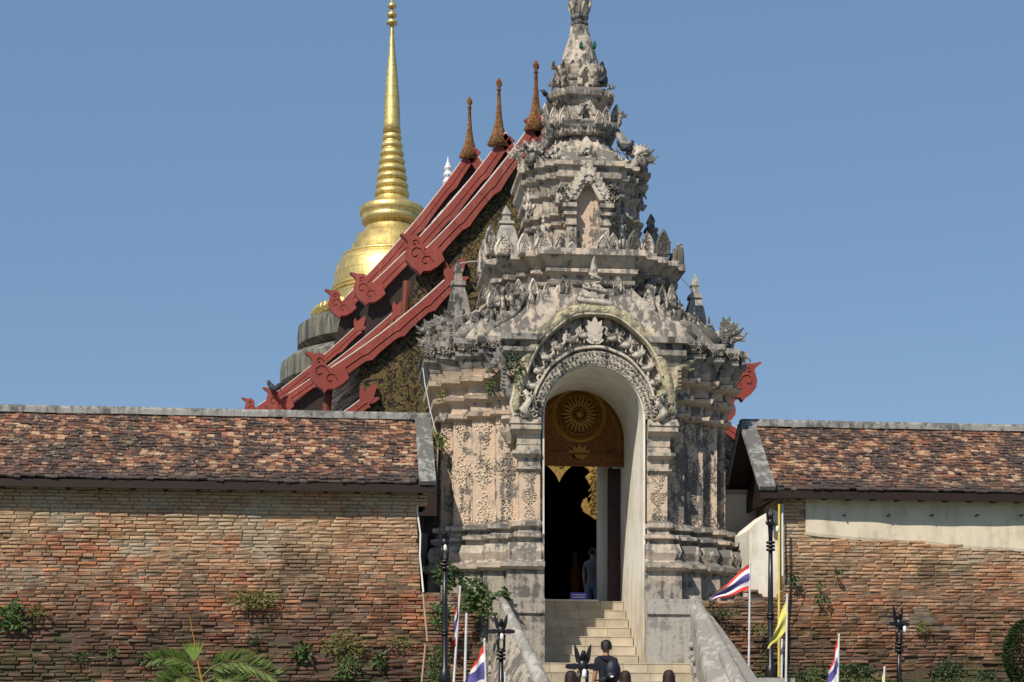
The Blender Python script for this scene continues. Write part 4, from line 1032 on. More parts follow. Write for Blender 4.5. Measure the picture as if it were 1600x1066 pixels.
# ------------------------------------------------------------------ the prayer hall behind
H = thing('temple_hall', (0, 18, 0), 'wooden temple hall behind the gate with three stepped red roof gables', 'temple')
def curvepts(P0, P1, sag, n=14):
    P0 = Vector(P0); P1 = Vector(P1); d = P1 - P0; nrm = Vector((d.y, -d.x)).normalized()
    if nrm.y > 0: nrm = -nrm
    return [P0 + d * (i / n) + nrm * sag * 4 * (i / n) * (1 - i / n) for i in range(n + 1)]
def board(Y, a, b, w, sag, hook, flip_ax, cusps=4, top=True, tip=False):
    """bargeboard from pixel a (upper) to pixel b (lower end) on plane Y; built for both slopes about the roof axis"""
    A = P(a[0], a[1], Y); B = P(b[0], b[1], Y); s0 = proj(A)[2]; wm = w / s0
    for side in (1, -1):
        def mx(x): return x if side == 1 else flip_ax + (flip_ax - x) * .985
        up = curvepts((A.x, A.z), (B.x, B.z), sag / s0, 24); n = len(up); lowr = []
        for i, p in enumerate(up):
            d = (up[min(i + 1, n - 1)] - up[max(i - 1, 0)]).normalized(); nr = Vector((-d.y, d.x)); nr = nr if nr.y < 0 else -nr
            u = (i / (n - 1) * cusps) % 1; c = wm * (.80 + .30 * u ** 3 if 0 < i < n - 1 else .9)
            lowr.append(p + nr * c)
        pts = list(up); mb = MB()
        vs = [(mx(p.x), Y, p.y) for p in up] + [(mx(p.x), Y, p.y) for p in lowr] + [(mx(p.x), Y + .14, p.y) for p in up] + [(mx(p.x), Y + .14, p.y) for p in lowr]
        fs = []
        for i in range(n - 1): fs += [(i, i + 1, n + i + 1, n + i), (2 * n + i, 3 * n + i, 3 * n + i + 1, 2 * n + i + 1), (i, 2 * n + i, 2 * n + i + 1, i + 1), (n + i, n + i + 1, 3 * n + i + 1, 3 * n + i)]
        fs += [(0, n, 3 * n, 2 * n), (n - 1, 3 * n - 1, 4 * n - 1, 2 * n - 1)]; mb.add(vs, fs)
        bb = mb.build('bargeboard', M['red'], H)
        ml = MB(); pt = [(mx(p.x), Y + .03, p.y + .03) for p in up[:-1]]; ml.tube(pt, .017 * wm / .35, 5); ml.build('mortar_edge', M['redline'], H)
        if tip:
            mb = MB(); T = TR((mx(A.x), Y + .07, A.z - wm * .4), 0, 1, 0, .55 * side)
            mb.prism([(x * wm * 1.1, z * wm) for x, z in flame_outline(.8, 1.9, 6)], -.06, .06, T)
            for k in (-1, 1): mb.prism([(x * wm, z * wm) for x, z in flame_outline(.4, .9, 5, .2 * k)], -.05, .05, T @ TR((k * .35 * wm, 0, .1), 0, 1, 0, .5 * k))
            mb.build('board_tip', M['red'], H)
        mid = [(mx((p.x + q_.x) / 2), Y - .008, (p.y + q_.y) / 2) for p, q_ in zip(up, lowr)]
        mr = MB(); mr.tube(mid, .012 * wm / .3, 4)
        for i in range(3, n - 2, 5): mr.tube([(mx(up[i].x), Y - .004, up[i].y), (mx(lowr[i].x), Y - .004, lowr[i].y)], .006, 4)
        mr.build('board_ridge', M['red'], H)
        # hook: a serpent head curling up
        h = hook / s0; c = Vector((B.x, B.z))
        oc = [(.95, .35), (.55, .10), (.22, .12), (.05, .38), (.10, .62), (.02, .80), (-.20, .92), (-.52, .90), (-.92, 1.00), (-1.02, .96), (-.72, .72), (-.62, .55), (-.70, .30), (-.78, .05), (-.72, -.32), (-.45, -.66), (-.18, -.84), (-.02, -1.04), (.12, -.86), (.50, -.82), (.86, -.60), (1.20, -.28)]
        mb = MB(); mb.prism([(mx(c.x + x * h), c.y + z * h) for x, z in oc], Y - .08, Y + .16)
        for (ccx, ccz, rr) in ((-.25, .0, .42), (.25, -.35, .35), (-.30, .55, .2)):
            pth = [(mx(c.x + (ccx + (rr * (1 - .12 * i)) * math.cos(i * .8)) * h), Y - .09, c.y + (ccz + rr * (1 - .12 * i) * math.sin(i * .8)) * h) for i in range(8)]
            mb.tube(pth, .012 * h / .4, 4)
        mb.build('naga_hook', M['red'], H)
def gable(Y, pts, ax, mat, name='gable_panel'):
    q = [P(a, b, Y) for a, b in pts]; L = [(p.x, p.z) for p in q]; Rr = [(ax + (ax - x) * .985, z) for x, z in reversed(L)]
    mb = MB(); mb.prism(L + Rr, Y + .2, Y + .35); mb.build(name, mat, H)
AX1, AX2, AX3 = P(840, 200, 8.9).x, P(790, 215, 17.8).x, P(737, 235, 27.9).x
board(8.9, (843, 176), (657, 398), 24, 8, 31, AX1); board(8.9, (702, 432), (508, 582), 25, 6, 31, AX1, 4, tip=True); board(8.9, (568, 622), (452, 690), 20, 5, 20, AX1, 3, tip=True)
board(17.8, (790, 208), (572, 452), 20, 9, 25, AX2); board(17.8, (618, 486), (433, 628), 16, 5, 22, AX2, 4, tip=True)
board(27.9, (738, 228), (530, 475), 18, 8, 22, AX3); board(27.9, (557, 510), (396, 640), 14, 4, 18, AX3, 4, tip=True)
gable(8.9, [(843, 200), (700, 372), (672, 408), (652, 425), (640, 484), (562, 560), (562, 716)], AX1, M['gable'])
gable(17.8, [(790, 228), (592, 450), (578, 465), (568, 530), (455, 618), (455, 760)], AX2, M['wood'])
gable(27.9, [(738, 246), (548, 468), (535, 482), (520, 545), (415, 638), (415, 760)], AX3, M['wood'])
# the shaped opening of the front gable: posts, beams, doorway veil
def roofslab(Y0, Y1, a, b, ax, th=.12):
    A = P(a[0], a[1], Y0); B = P(b[0], b[1], Y0)
    for sd in (1, -1):
        x0_, x1_ = (A.x, B.x) if sd == 1 else (ax + (ax - A.x) * .985, ax + (ax - B.x) * .985)
        mb = MB(); mb.add([(x0_, Y0 + .15, A.z - .03), (x1_, Y0 + .15, B.z - .03), (x1_, Y1, B.z - .03), (x0_, Y1, A.z - .03), (x0_, Y0 + .15, A.z - .2), (x1_, Y0 + .15, B.z - .2), (x1_, Y1, B.z - .2), (x0_, Y1, A.z - .2)],
                          [(0, 1, 2, 3), (4, 7, 6, 5), (0, 4, 5, 1), (1, 5, 6, 2), (2, 6, 7, 3), (3, 7, 4, 0)]); mb.build('roof_slope', M['tile'], H)
for Y0, Y1, segs, ax in ((8.9, 17.9, [((843, 178), (665, 395)), ((700, 440), (515, 590)), ((566, 626), (450, 700))], AX1),
                         (17.8, 28, [((790, 212), (580, 450)), ((618, 492), (440, 632))], AX2), (27.9, 44, [((738, 232), (540, 472)), ((557, 515), (402, 645))], AX3)):
    for a, b in segs: roofslab(Y0, Y1, a, b, ax)
def hfinial(px, py, Y, top, name='chofa_finial'):
    q = P(px, py, Y); s = proj(q)[2]; h = (py - top) / s; mb = MB(); mb.smooth = True
    mb.lathe([(h * .21, -.08 * h), (h * .13, .10 * h), (h * .08, .25 * h), (h * .052, .42 * h), (h * .035, .62 * h), (h * .028, .80 * h), (h * .05, .81 * h), (h * .028, .83 * h), (h * .03, .86 * h), (h * .058, .89 * h), (h * .05, .94 * h), (h * .008, h)], 8, TR((q.x, Y + .07, q.z), R(22), (1, .5, 1)))
    mb.build('roof_finial', M['chofa'], H)
hfinial(838, 196, 8.9, 92); hfinial(780, 220, 17.8, 120); hfinial(734, 240, 27.9, 150)
for px, py, Y in ((843, 205, 8.9), (778, 228, 17.8), (736, 250, 27.9)): pass
mb = MB(); fx = P(700, 290, 40); s = proj(fx)[2]; hh = 45 / s
mb.lathe([(.16 * hh, 0), (.2 * hh, .1 * hh), (.12 * hh, .25 * hh), (.18 * hh, .35 * hh), (.1 * hh, .5 * hh), (.14 * hh, .6 * hh), (.05 * hh, .8 * hh), (.01 * hh, hh)], 8, TR(fx)); mb.build('ridge_ornament', M['steel'], H)
# hall body: side and rear walls are added to darken the interior
for (x0_, x1_, y0_, y1_, z1_) in ((-4.2, -4.0, 9.4, 44, 2.1), (4.0, 4.2, 9.4, 44, 2.1)):
    mb = MB(); mb.box(x0_, x1_, y0_, y1_, 0.03, z1_ + 2.4); mb.build('added_side_wall', M['wood'], H)
mb = MB(); mb.box(-4.0, 4.0, 43.8, 44, .03, 4.5); mb.build('added_rear_wall', M['wood'], H)
mb = MB(); mb.box(-4.0, 4.0, 9.46, 43.8, 4.36, 4.5); mb.build('added_ceiling', M['wood'], H)  # added slab that keeps sky light out of the hall
mb = MB(); mb.box(-4.7, 4.7, 9, 44, .03, .16); mb.build('hall_floor', M['wood'], H)
# front screen with doorway: two side panels and a deep beam; gilded veil hanging in it
qa = P(848, 700, 8.95); qb = P(938, 700, 8.95)
dx0, dx1 = qa.x - .55, qb.x
ztop = P(900, 722, 8.9).z
mb = MB(); mb.box(-4, dx0, 9.36, 9.44, .03, ztop + .1); mb.box(dx1, 4, 9.36, 9.44, .03, ztop + .1); mb.box(-4, 4, 9.36, 9.44, ztop + .1, 4.5); mb.build('front_screen', M['wood'], H)
mb = MB(); 
def arcveil(x0_, x1_, zt, drop, n=16):
    up = [(x0_ + (x1_ - x0_) * i / n, zt) for i in range(n + 1)]
    lo = []
    for i in range(n + 1):
        u = i / n; lo.append((x0_ + (x1_ - x0_) * u, zt - drop * (1 - math.sin(PI * u) ** .8) - .16))
    vs = [(x, 8.84, z) for x, z in up + lo] + [(x, 8.9, z) for x, z in up + lo]; m = n + 1; k = 2 * m
    mb.add(vs, [(i, i + 1, m + i + 1, m + i) for i in range(n)] + [(k + i, k + m + i, k + m + i + 1, k + i + 1) for i in range(n)] + [(m + i, m + i + 1, k + m + i + 1, k + m + i) for i in range(n)])
v0, v1, v2 = P(845, 700, 8.84).x, P(874, 700, 8.84).x, P(932, 700, 8.84).x
arcveil(v0 - (v2 - v1) + (v1 - v0), v1, ztop + .1, .42); arcveil(v1, v2, ztop + .1, .42)
a = P(918, 725, 8.84); b = P(936, 725, 8.84)
veil = [(936, 724), (936, 808), (930, 812), (922, 806), (912, 800), (908, 790), (912, 780), (917, 778), (919, 788), (924, 780), (926, 766), (920, 755), (914, 745), (926, 735), (925, 724)]
mb.prism([(P(x, y_, 8.84).x, P(x, y_, 8.84).z) for x, y_ in veil], 8.82, 8.9)
q = MB(); curls(q, lambda x, z: True, (-.12, .12, -.55, .45), .06, 5, .05); mb.add(q.v, q.f, TR((P(929, 765, 8.8).x, 8.815, P(929, 765, 8.8).z)))
q = MB(); curls(q, lambda x, z: z > -.12 + abs(x) * .7, (-.28, .28, -.2, .12), .05, 6, .05); mb.add(q.v, q.f, TR((v1, 8.835, ztop - .02)))
mb.build('gilded_veil', M['veil'], H)
mb = MB(); c = P(934, 830, 8.7); mb.box(c.x, c.x + .06, 8.7, 8.82, .1, 3.2); mb.build('door_jamb', M['brownwood'], H)
for px, y0_, y1_, Y in ((600, 500, 600, 9.3), (622, 440, 560, 12), (500, 600, 700, 9.2), (583, 430, 520, 18.4), (470, 640, 700, 18.2)):
    q0 = P(px, y1_ + 60, Y); q1 = P(px + 14, y0_, Y); mb = MB(); mb.tube([(q0.x, Y, q0.z), (q1.x, Y, q1.z)], .1, 8); mb.build('brace', M['brownwood'], H)
mb = MB()   # hanging altar figure glimpsed inside
q = P(908, 830, 11); mb.lathe([(.12, .1), (.16, .6), (.1, 1.2), (.14, 1.6), (.05, 2.2)], 8, TR((q.x, 12, 0.06))); mb.build('altar_column', M['chofa'], H)

# ------------------------------------------------------------------ golden stupa far behind
cpx = 612.5; YD = 75.0; c0 = P(cpx, 900, YD); sD = proj(c0)[2]
C = thing('golden_stupa', (c0.x, YD, 0), 'tall gilded bell-shaped stupa with ringed spire rising behind the red roofs', 'stupa')
def zz(py): return ZC + (HZ - py) / sD
def clathe(name, prof, mat, seg=40, smooth=True):
    mb = MB(); mb.smooth = smooth; mb.lathe([(r / sD, zz(y_)) for r, y_ in prof], seg, TR((c0.x, YD, 0))); return mb.build(name, mat, C)
clathe('spire', [(14, 208), (13, 195), (11.5, 150), (8, 110), (5, 80), (3, 50), (2, 30), (1.5, -60)], M['gold'], 20)
for i, (yy, rr) in enumerate([(-40, 4), (-15, 5), (8, 6.5), (22, 7.5), (34, 8.5)]): clathe('umbrella_tier', [(rr, yy + 4), (rr, yy), (rr * .5, yy - 3), (2, yy - 8)], M['gold'], 16)
for i in range(8):
    y0_ = 214 + i * 12.6; r = 14 + i * 1.75; clathe('spire_ring', [(r - 3, y0_ + 7), (r, y0_ + 5.4), (r + 1.6, y0_ + 2), (r, y0_ - 1.5), (r - 3.2, y0_ - 5.8)], M['gold'], 28)
clathe('spire_neck', [(38, 324), (30, 318), (25, 310), (22, 300), (12, 210), (10, 206)], M['gold'], 28)
clathe('harmika', [(40, 356), (42, 352), (47, 350), (48, 342), (46, 340), (50, 337), (51, 328), (46, 324), (36, 320)], M['gold'], 32)
clathe('bell', [(97, 520), (95, 500), (92.5, 470), (92, 450), (90, 432), (85, 416), (77, 406), (68, 400), (64, 398), (63, 386), (58, 383), (56, 372), (47, 369), (43, 360), (38, 352)], M['gold'], 48)
for (yy, rr) in ((455, 93.2), (461, 93.6), (405, 77.4)): clathe('bell_band', [(rr, yy + 2), (rr + 1, yy), (rr, yy - 2)], M['gold'], 48)
mb = MB(); rp = []
for k in range(60):
    a = 2 * PI * k / 60; r = 118 / sD; x, y_ = c0.x + r * math.cos(a), YD + r * math.sin(a)
    mb.ell((x, y_, zz(496)), (.34, .34, .36), 6, 4)
mb.build('lotus_moulding', M['gold'], C)
clathe('bell_base', [(123, 512), (116, 504), (112, 490), (99, 486), (97, 500)], M['gold'], 40)
clathe('stupa_base', [(122, 570), (124, 562), (147, 548), (147, 530), (146, 518), (136, 511), (120, 509)], M['lead'], 48, False)
clathe('stupa_base', [(150, 640), (150, 622), (174, 606), (174, 588), (172, 576), (160, 566), (130, 556)], M['lead'], 48, False)
clathe('stupa_base', [(215, 980), (205, 700), (200, 650), (180, 632), (150, 625)], M['lead'], 48, False)

# ------------------------------------------------------------------ lamp posts
def lamp_post(px, top, Y, zb, label, rot=0, sc=1.0, col2=None):
    q = P(px, top, Y); t = thing('lamp_post', (q.x, Y, zb), label, 'lamp post', 'black figure-topped lamp posts'); x, z = q.x, q.z
    def at(zz_): return (x, Y, zz_)
    mb = MB(); mb.smooth = True
    mb.tube([at(zb), at(zb + .35), at(zb + .4), at(z - 1.4 * sc), at(z - .52 * sc)], [.12, .09, .055, .048, .035], 10); mb.build('pole', M['black'], t)
    mb = MB(); mb.smooth = True
    for zc_ in (z - .62 * sc, z - .68 * sc, z - .56 * sc, z - 1.75 * sc, z - 1.80 * sc): mb.tube([at(zc_ - .018), at(zc_ + .018)], .075 * sc if zc_ > z - 1 else .075, 10)
    mb.build('collar', M['black'], t)
    T = TR((x, Y, z), rot, sc); mb = MB(); mb.smooth = True    # two-legged winged figure holding the lamp
    for s in (-1, 1): mb.tube([(s * .045, 0, -.55), (s * .05, 0, -.42), (s * .04, 0, -.30)], [.018, .022, .032], 6, T)
    mb.ell((0, 0, -.24), (.07, .06, .09), 8, 6, T); mb.tube([(0, 0, -.18), (0, -.02, -.10), (0, -.05, -.07)], [.045, .032, .03], 6, T)
    mb.smooth = False
    for s in (-1, 1):
        mb.prism(flame_outline(.06, .24, 6, .2 * s), -.012, .012, T @ TR((s * .05, .03, -.20), 0, 1, 0, .18 * s))
        mb.prism([(0, 0), (.10, .05), (.21, .035), (.225, .0), (.20, -.02), (.10, -.03)] if s > 0 else [(0, 0), (-.10, -.03), (-.20, -.02), (-.225, 0), (-.21, .035), (-.10, .05)], -.015, .015, T @ TR((0, 0, -.26)))
    mb.tube([(0, -.05, -.24), (0, -.12, -.26), (0, -.12, -.29)], .012, 5, T)
    mb.build('winged_figure', M['black'], t)
    mb = MB(); mb.smooth = True; mb.lathe([(.015, -.29), (.028, -.31), (.03, -.37), (.015, -.40)], 8, T @ TR((0, -.12, 0))); mb.build('lamp_bulb', M['bulb'], t)
    return t
lamp_post(695, 826, -2.2, -1.75, 'tall black lamp post in the dark gap left of the gate', .0, 1.0)
lamp_post(783, 962, -4.6, -2.8, 'black winged lamp post in front of the left stair balustrade', 0, 1.0)
lamp_post(911, 1010, -8.2, -4.5, 'black winged lamp post rising at the foot of the steps beside the man', 0, 1.12)
lamp_post(1204, 795, -2.2, -1.65, 'tall black lamp post against the white buttress on a concrete block', 1.0, 1.05)
lamp_post(1405, 951, -3.2, -2.15, 'black lamp post standing before the right brick wall', .5, 1.05)
mb = MB(); q = P(1207, 1056, -2.2); mb.box(q.x - .32, q.x + .32, -2.5, -1.9, -2.0, -1.5); tag(mb.build('concrete_block', M['grey']), 'grey concrete block under the lamp post by the white buttress', 'block')

# ------------------------------------------------------------------ flags
def flag(px, top, bot, Y, lean, kind, rect, label, group, polemat='steel', zb=None, hang=False):
    """rect: four pixel corners hoist-top, fly-top, fly-bottom, hoist-bottom"""
    a = P(px, top, Y); b = P(px + lean, bot, Y)
    t = thing('flag_pole', (b.x, Y, b.z), label, 'flag', group)
    zb = zb if zb is not None else b.z; d = (a - b); e = b + d * ((zb - b.z) / d.z)
    mb = MB(); mb.tube([e, a], [.022, .016], 8); mb.ell(a, (.022, .022, .03), 6, 4); mb.build('pole', M[polemat], t)
    if rect:
        c = [P(x, y_, Y) for x, y_ in rect]; nu, nv = 18, 12; mb = MB(); mb.smooth = True; vs = []
        for j in range(nv + 1):
            v = j / nv
            for i in range(nu + 1):
                u = i / nu; p = (c[0] * (1 - u) + c[1] * u) * (1 - v) + (c[3] * (1 - u) + c[2] * u) * v
                vs.append((p.x, p.y + .07 * u * math.sin(u * 8 + v * 3) + .02 * math.sin(v * 9 + u * 5), p.z + .015 * math.sin(u * 9)))
        mats = [M['fly']] if kind == 'y' else [M['fr'], M['fw'], M['fb']]
        for j in range(nv):
            mb.m = 0 if kind == 'y' else (0, 0, 1, 1, 2, 2, 2, 2, 1, 1, 0, 0)[j]
            bvs = [vs[j * (nu + 1) + i] for i in range(nu + 1)] + [vs[(j + 1) * (nu + 1) + i] for i in range(nu + 1)]
            mb.add(bvs, [(i, i + 1, nu + 2 + i, nu + 1 + i) for i in range(nu)])
        mb.build('flag_cloth', mats, t, fix=False)
    return t
FG = 'thai flags on white poles'
flag(1172, 880, 1048, -1.4, -2, 't', [(1171, 881), (1112, 936), (1113, 938), (1170, 923)][0:1] + [(1110, 934), (1112, 939), (1171, 922)], 'thai flag streaming left from a white pole in front of the white buttress', FG, zb=-1.55)
flag(719, 918, 1066, -3.2, -10, 't', [(718, 922), (711, 960), (706, 1012), (713, 1006)], 'limp thai flag on a leaning pole beside the tall left lamp post', FG, zb=-2.2)
flag(757, 1000, 1070, -4.2, 2, 't', [(756, 1006), (737, 1046), (716, 1085), (757, 1090)], 'thai flag hanging from a pole left of the stair balustrade', FG, zb=-2.6)
flag(1311, 993, 1066, -3.4, -2, 't', [(1310, 996), (1296, 1050), (1290, 1085), (1309, 1080)], 'thai flag folded along its pole before the right brick wall', FG, zb=-2.3)
FY = 'yellow flags on white poles'
flag(1230, 930, 1066, -2.6, -2, 'y', [(1230, 934), (1200, 1013), (1200, 1015), (1231, 984)], 'yellow flag hanging beside the tall right lamp post', FY, zb=-1.9)
flag(1382, 1044, 1080, -3.6, -1, 'y', [(1382, 1048), (1374, 1080), (1374, 1095), (1382, 1095)], 'yellow flag tip showing left of the lamp post before the right wall', FY, zb=-2.3)
flag(789, 1053, 1080, -4.6, 0, 'y', [(789, 1058), (780, 1072), (779, 1090), (789, 1092)], 'yellow flag tip beside the lamp post at the left balustrade', FY, zb=-2.8)
def rod(name, px0, py0, px1, py1, Y, r, mat, label, cat, zb=None, px2=None):
    a, b = P(px0, py0, Y), P(px1, py1, Y); mb = MB(); mb.tube([b, (a + b) / 2, a], [r, r, r * .9], 8); tag(mb.build(name, mat), label, cat)
rod('pole', 729, 958, 726, 1075, -3.4, .022, M['steel'], 'bare white pole right of the limp thai flag', 'pole')
rod('timber_pole', 661, 928, 668, 1002, -.6, .02, M['bamboo'], 'pale timber batten leaning below the broken end of the left wall', 'pole')
rod('timber_pole', 665, 1006, 658, 1075, -.7, .018, M['bamboo'], 'short pale batten leaning at the foot of the retaining wall', 'pole')
rod('yellow_pole', 1217.5, 788, 1217, 1058, -.45, .025, M['yellow'], 'long yellow pole standing against the right brick wall corner', 'pole')
rod('drain_pipe', 1222.5, 788, 1223, 900, -.12, .022, M['steel'], 'white pipe running down the corner of the right brick wall', 'pipe')
rod('pole', 1222, 998, 1221, 1070, -2.4, .02, M['steel'], 'short white pole between yellow pole and yellow flag', 'pole')

# ------------------------------------------------------------------ plants
def leaf(mb, p, d, up, l, w, g):
    d = Vector(d).normalized(); s = d.cross(Vector(up)).normalized() * w / 2; n = s.cross(d).normalized() * w * .12
    mb.cur = (g, g, g * .9)
    p = Vector(p); mb.add([p, p + d * l * .45 + s + n, p + d * l, p + d * l * .45 - s + n, p + d * l * .5], [(0, 1, 4), (1, 2, 4), (2, 3, 4), (3, 0, 4)])
def plant(px, py, rx, rz, n, Y, mat, label, size=.09, group='plants rooted in the brickwork', depth=.12, name='wall_plant'):
    q = P(px, py, Y); s = proj(q)[2]; RX, RZ = rx / s, rz / s
    t = thing(name, (q.x, Y, q.z), label, 'plant', group); rnd = random.Random(int(px * 7 + py))
    mb = MB(); st = MB()
    for k in range(max(3, n // 25)):
        a = rnd.uniform(-1, 1); b = rnd.uniform(-1, 1); st.tube([(q.x, Y + .1, q.z), (q.x + RX * a * .5, Y - depth * .6, q.z + RZ * b * .4), (q.x + RX * a, Y - depth, q.z + RZ * b)], [.008, .006, .003], 4)
    for k in range(int(n * 1.25)):
        r = rnd.random() ** .6; a = rnd.uniform(0, 6.28); nz = .75 + .5 * noise.noise((math.cos(a) * 1.5 + px, math.sin(a) * 1.5, py))
        x = q.x + RX * r * math.cos(a) * nz * 1.2; z = q.z + RZ * r * math.sin(a) * nz * 1.2; y_ = Y - rnd.uniform(0, depth)
        leaf(mb, (x, y_, z), (rnd.uniform(-1, 1), rnd.uniform(-1, .2), rnd.uniform(-.9, .7)), (rnd.uniform(-.4, .4), -1, rnd.uniform(-.2, .6)), size * rnd.uniform(.4, 1.35), size * rnd.uniform(.3, .65), rnd.uniform(.55, 1.5))
    mb.build('foliage', M[mat], t, fix=False); st.build('stem', M['bamboo'], t)
PL = [(22, 965, 28, 26, 150, -.1, 'leaf', 'broad-leaved plant on the wall at the left frame edge', .12), (60, 955, 16, 14, 60, -.1, 'leafy', 'yellowish weed just right of the leftmost wall plant', .07),
      (400, 936, 48, 16, 420, -.12, 'leafy', 'wide olive tuft growing high on the left wall', .06), (470, 1018, 14, 18, 70, -.12, 'leaf', 'dark glossy sprig low on the left wall centre', .12),
      (540, 1008, 40, 22, 320, -.15, 'leafy', 'spreading yellow-green weed low on the left wall', .06), (540, 1045, 24, 20, 120, -.18, 'leaf', 'weed clump at the bottom below the spreading weed', .08),
      (592, 1032, 12, 14, 50, -.15, 'leaf', 'small leafy sprig right of the weed clumps on the left wall', .1), (178, 1020, 9, 8, 30, -.1, 'leaf', 'tiny rosette plant low on the left wall', .08),
      (130, 1028, 26, 12, 120, -.12, 'leafd', 'low dark weed left of the palm', .05), (235, 1030, 22, 12, 90, -.12, 'leafd', 'dark weed behind the palm fronds', .07), (395, 1000, 12, 10, 60, -.1, 'leafd', 'small dark weed above the palm on the left wall', .06), (620, 1005, 30, 10, 120, -.12, 'leafy', 'thin olive weed near the right end of the left wall', .05),
      (690, 960, 16, 28, 160, -.5, 'leaf', 'ivy climbing behind the tall left lamp post', .1), (685, 1040, 22, 34, 260, -.7, 'leaf', 'ivy mass at the foot of the tall left lamp post', .09), (700, 900, 24, 26, 130, .1, 'leafd', 'shaded ivy at the gate corner above the limp flag', .12),
      (745, 938, 27, 30, 240, -.35, 'leaf', 'large-leaved vine beside the top of the left balustrade', .13), (788, 932, 9, 12, 40, -.55, 'leafd', 'leaf sprig right of the left balustrade tip', .11),
      (803, 570, 12, 22, 90, -.35, 'leafd', 'dark fern growing on the naga left of the arch', .08), (768, 600, 11, 20, 80, .1, 'leaf', 'green fern on the left cornice of the gate', .08), (685, 690, 12, 18, 70, .9, 'leafy', 'dry tuft on the gate by the end of the left tiled roof', .1),
      (1240, 905, 9, 12, 40, -.1, 'leafd', 'sprig on the right wall corner by the pipe', .08), (1307, 893, 6, 6, 24, -.1, 'leafd', 'tiny plant high on the right wall', .06), (1282, 918, 7, 7, 28, -.1, 'leaf', 'small plant on the right wall under the tiny one', .06), (1278, 935, 7, 8, 28, -.1, 'leaf', 'small dark plant low on the right wall', .07), (1293, 938, 5, 7, 20, -.1, 'leaf', 'smallest of the plants grouped on the right wall', .06),
      (1130, 958, 26, 12, 160, -.2, 'leafd', 'moss and weeds on the retaining wall under the thai flag', .05), (1190, 985, 26, 12, 120, -.25, 'leafy', 'weeds on the retaining wall behind the right lamp post', .05),
      (1440, 980, 14, 10, 80, -.15, 'leafy', 'olive weed right of the lamp post on the right wall', .06), (1340, 1050, 34, 16, 300, -.5, 'leafd', 'low bushy weeds at the foot of the right wall beside the thai flag', .08), (1480, 1052, 34, 18, 320, -.5, 'leafd', 'low bushy weeds at the foot of the right wall near the clipped bush', .08), (1540, 1058, 22, 14, 160, -.5, 'leafd', 'dark weeds left of the clipped bush', .07), (1185, 1058, 26, 8, 160, -1.2, 'leaf', 'green ground weeds at the right balustrade foot', .06), (1265, 1056, 30, 14, 200, -1.0, 'leaf', 'green weeds below the yellow flag', .06),
      (1110, 935, 10, 12, 50, -.2, 'leafd', 'weeds on the gate plinth left of the thai flag', .07), (690, 620, 6, 14, 30, .8, 'leafy', 'straggly stem hanging on the gate left corner', .08)]
for p in PL: plant(*p)
# clipped bush at the right edge
q = P(1606, 1010, -1.6); t = thing('clipped_bush', (q.x, -1.6, -1.6), 'dense clipped dark green bush at the right edge of the picture', 'bush'); mb = MB(); rnd = random.Random(2)
for k in range(9000):
    a = rnd.uniform(0, 2 * PI); u = rnd.uniform(-1, 1); r = math.sqrt(1 - u * u) * rnd.uniform(.82, 1.03) * (1 + .07 * noise.noise((a * 2, u * 3, 1)))
    leaf(mb, (q.x + .42 * r * math.cos(a), -1.6 + .42 * r * math.sin(a), -1.02 + .62 * u), (math.cos(a) + rnd.uniform(-.7, .7), math.sin(a) + rnd.uniform(-.7, .7), rnd.uniform(-.4, .9)), (rnd.uniform(-1, 1), rnd.uniform(-1, 1), 1), .05, .03, rnd.uniform(.5, 1.5))
mb.build('foliage', M['leafd'], t, fix=False)
mb = MB(); mb.tube([(q.x, -1.6, -1.7), (q.x, -1.6, -1.0)], .05, 8); mb.build('stem', M['brownwood'], t)
# palm
q = P(314, 1080, -3.0); t = thing('palm', (q.x, -3.0, -2.1), 'young fan and feather palm with a long orange new spear, low left', 'palm')
mb = MB(); mb.tube([(q.x, -3, -2.3), (q.x + .02, -3, q.z)], [.12, .09], 10); mb.build('trunk', M['brownwood'], t)
mb = MB(); a, b = P(312, 1050, -3), P(296, 962, -3); mb.tube([P(318, 1075, -3), a, b], [.02, .014, .004], 6); mb.build('new_spear', plain('orange_spear', (.45, .20, .04), .6), t)
rnd = random.Random(12)
def frond(p0, p1, p2, ll, dens, fan=False):
    mb = MB(); st = [P(*p0, -3), P(*p1, -3), P(*p2, -3)]; pts = []
    for i in range(22):
        u = i / 21; pts.append(st[0] * (1 - u) ** 2 + st[1] * 2 * u * (1 - u) + st[2] * u * u)
    s = MB(); s.tube(pts, [.016 * (1 - i / 26) for i in range(22)], 5); fr = s.build('frond_rib', M['palm'], t)
    for i in range(4, 22):
        for k in range(dens):
            for sd in (-1, 1):
                d = (pts[min(i + 1, 21)] - pts[i - 1]).normalized(); u = i / 21
                o = Vector((0, 0, 1)) * sd + d * 1.0 + Vector((rnd.uniform(-.2, .2), rnd.uniform(-.7, .3), rnd.uniform(-.2, .2)))
                leaf(mb, pts[i] + d * rnd.uniform(0, .05), o, (0, -1, .2), ll * (1.1 - .6 * abs(u - .5)) * rnd.uniform(.8, 1.15), .034, rnd.uniform(.45, 1.2))
    mb.build('frond', M['palm'], fr, fix=False)
frond((314, 1062), (350, 1008), (426, 1058), .30, 4); frond((312, 1060), (290, 1018), (242, 1030), .22, 4); frond((312, 1066), (280, 1046), (256, 1084), .34, 4); frond((318, 1070), (350, 1040), (400, 1090), .3, 3)
mb = MB()
for k in range(22):
    a = R(62 + k * 3.2 - 0); p = P(304, 1034, -3.02); leaf(mb, p, (-math.cos(a + R(8)) * 0 + math.cos(a), -.1, math.sin(a)), (0, -1, 0), rnd.uniform(.30, .42), .017, rnd.uniform(1.2, 2.2))
mb.build('fan_leaf', M['palm'], t, fix=False)

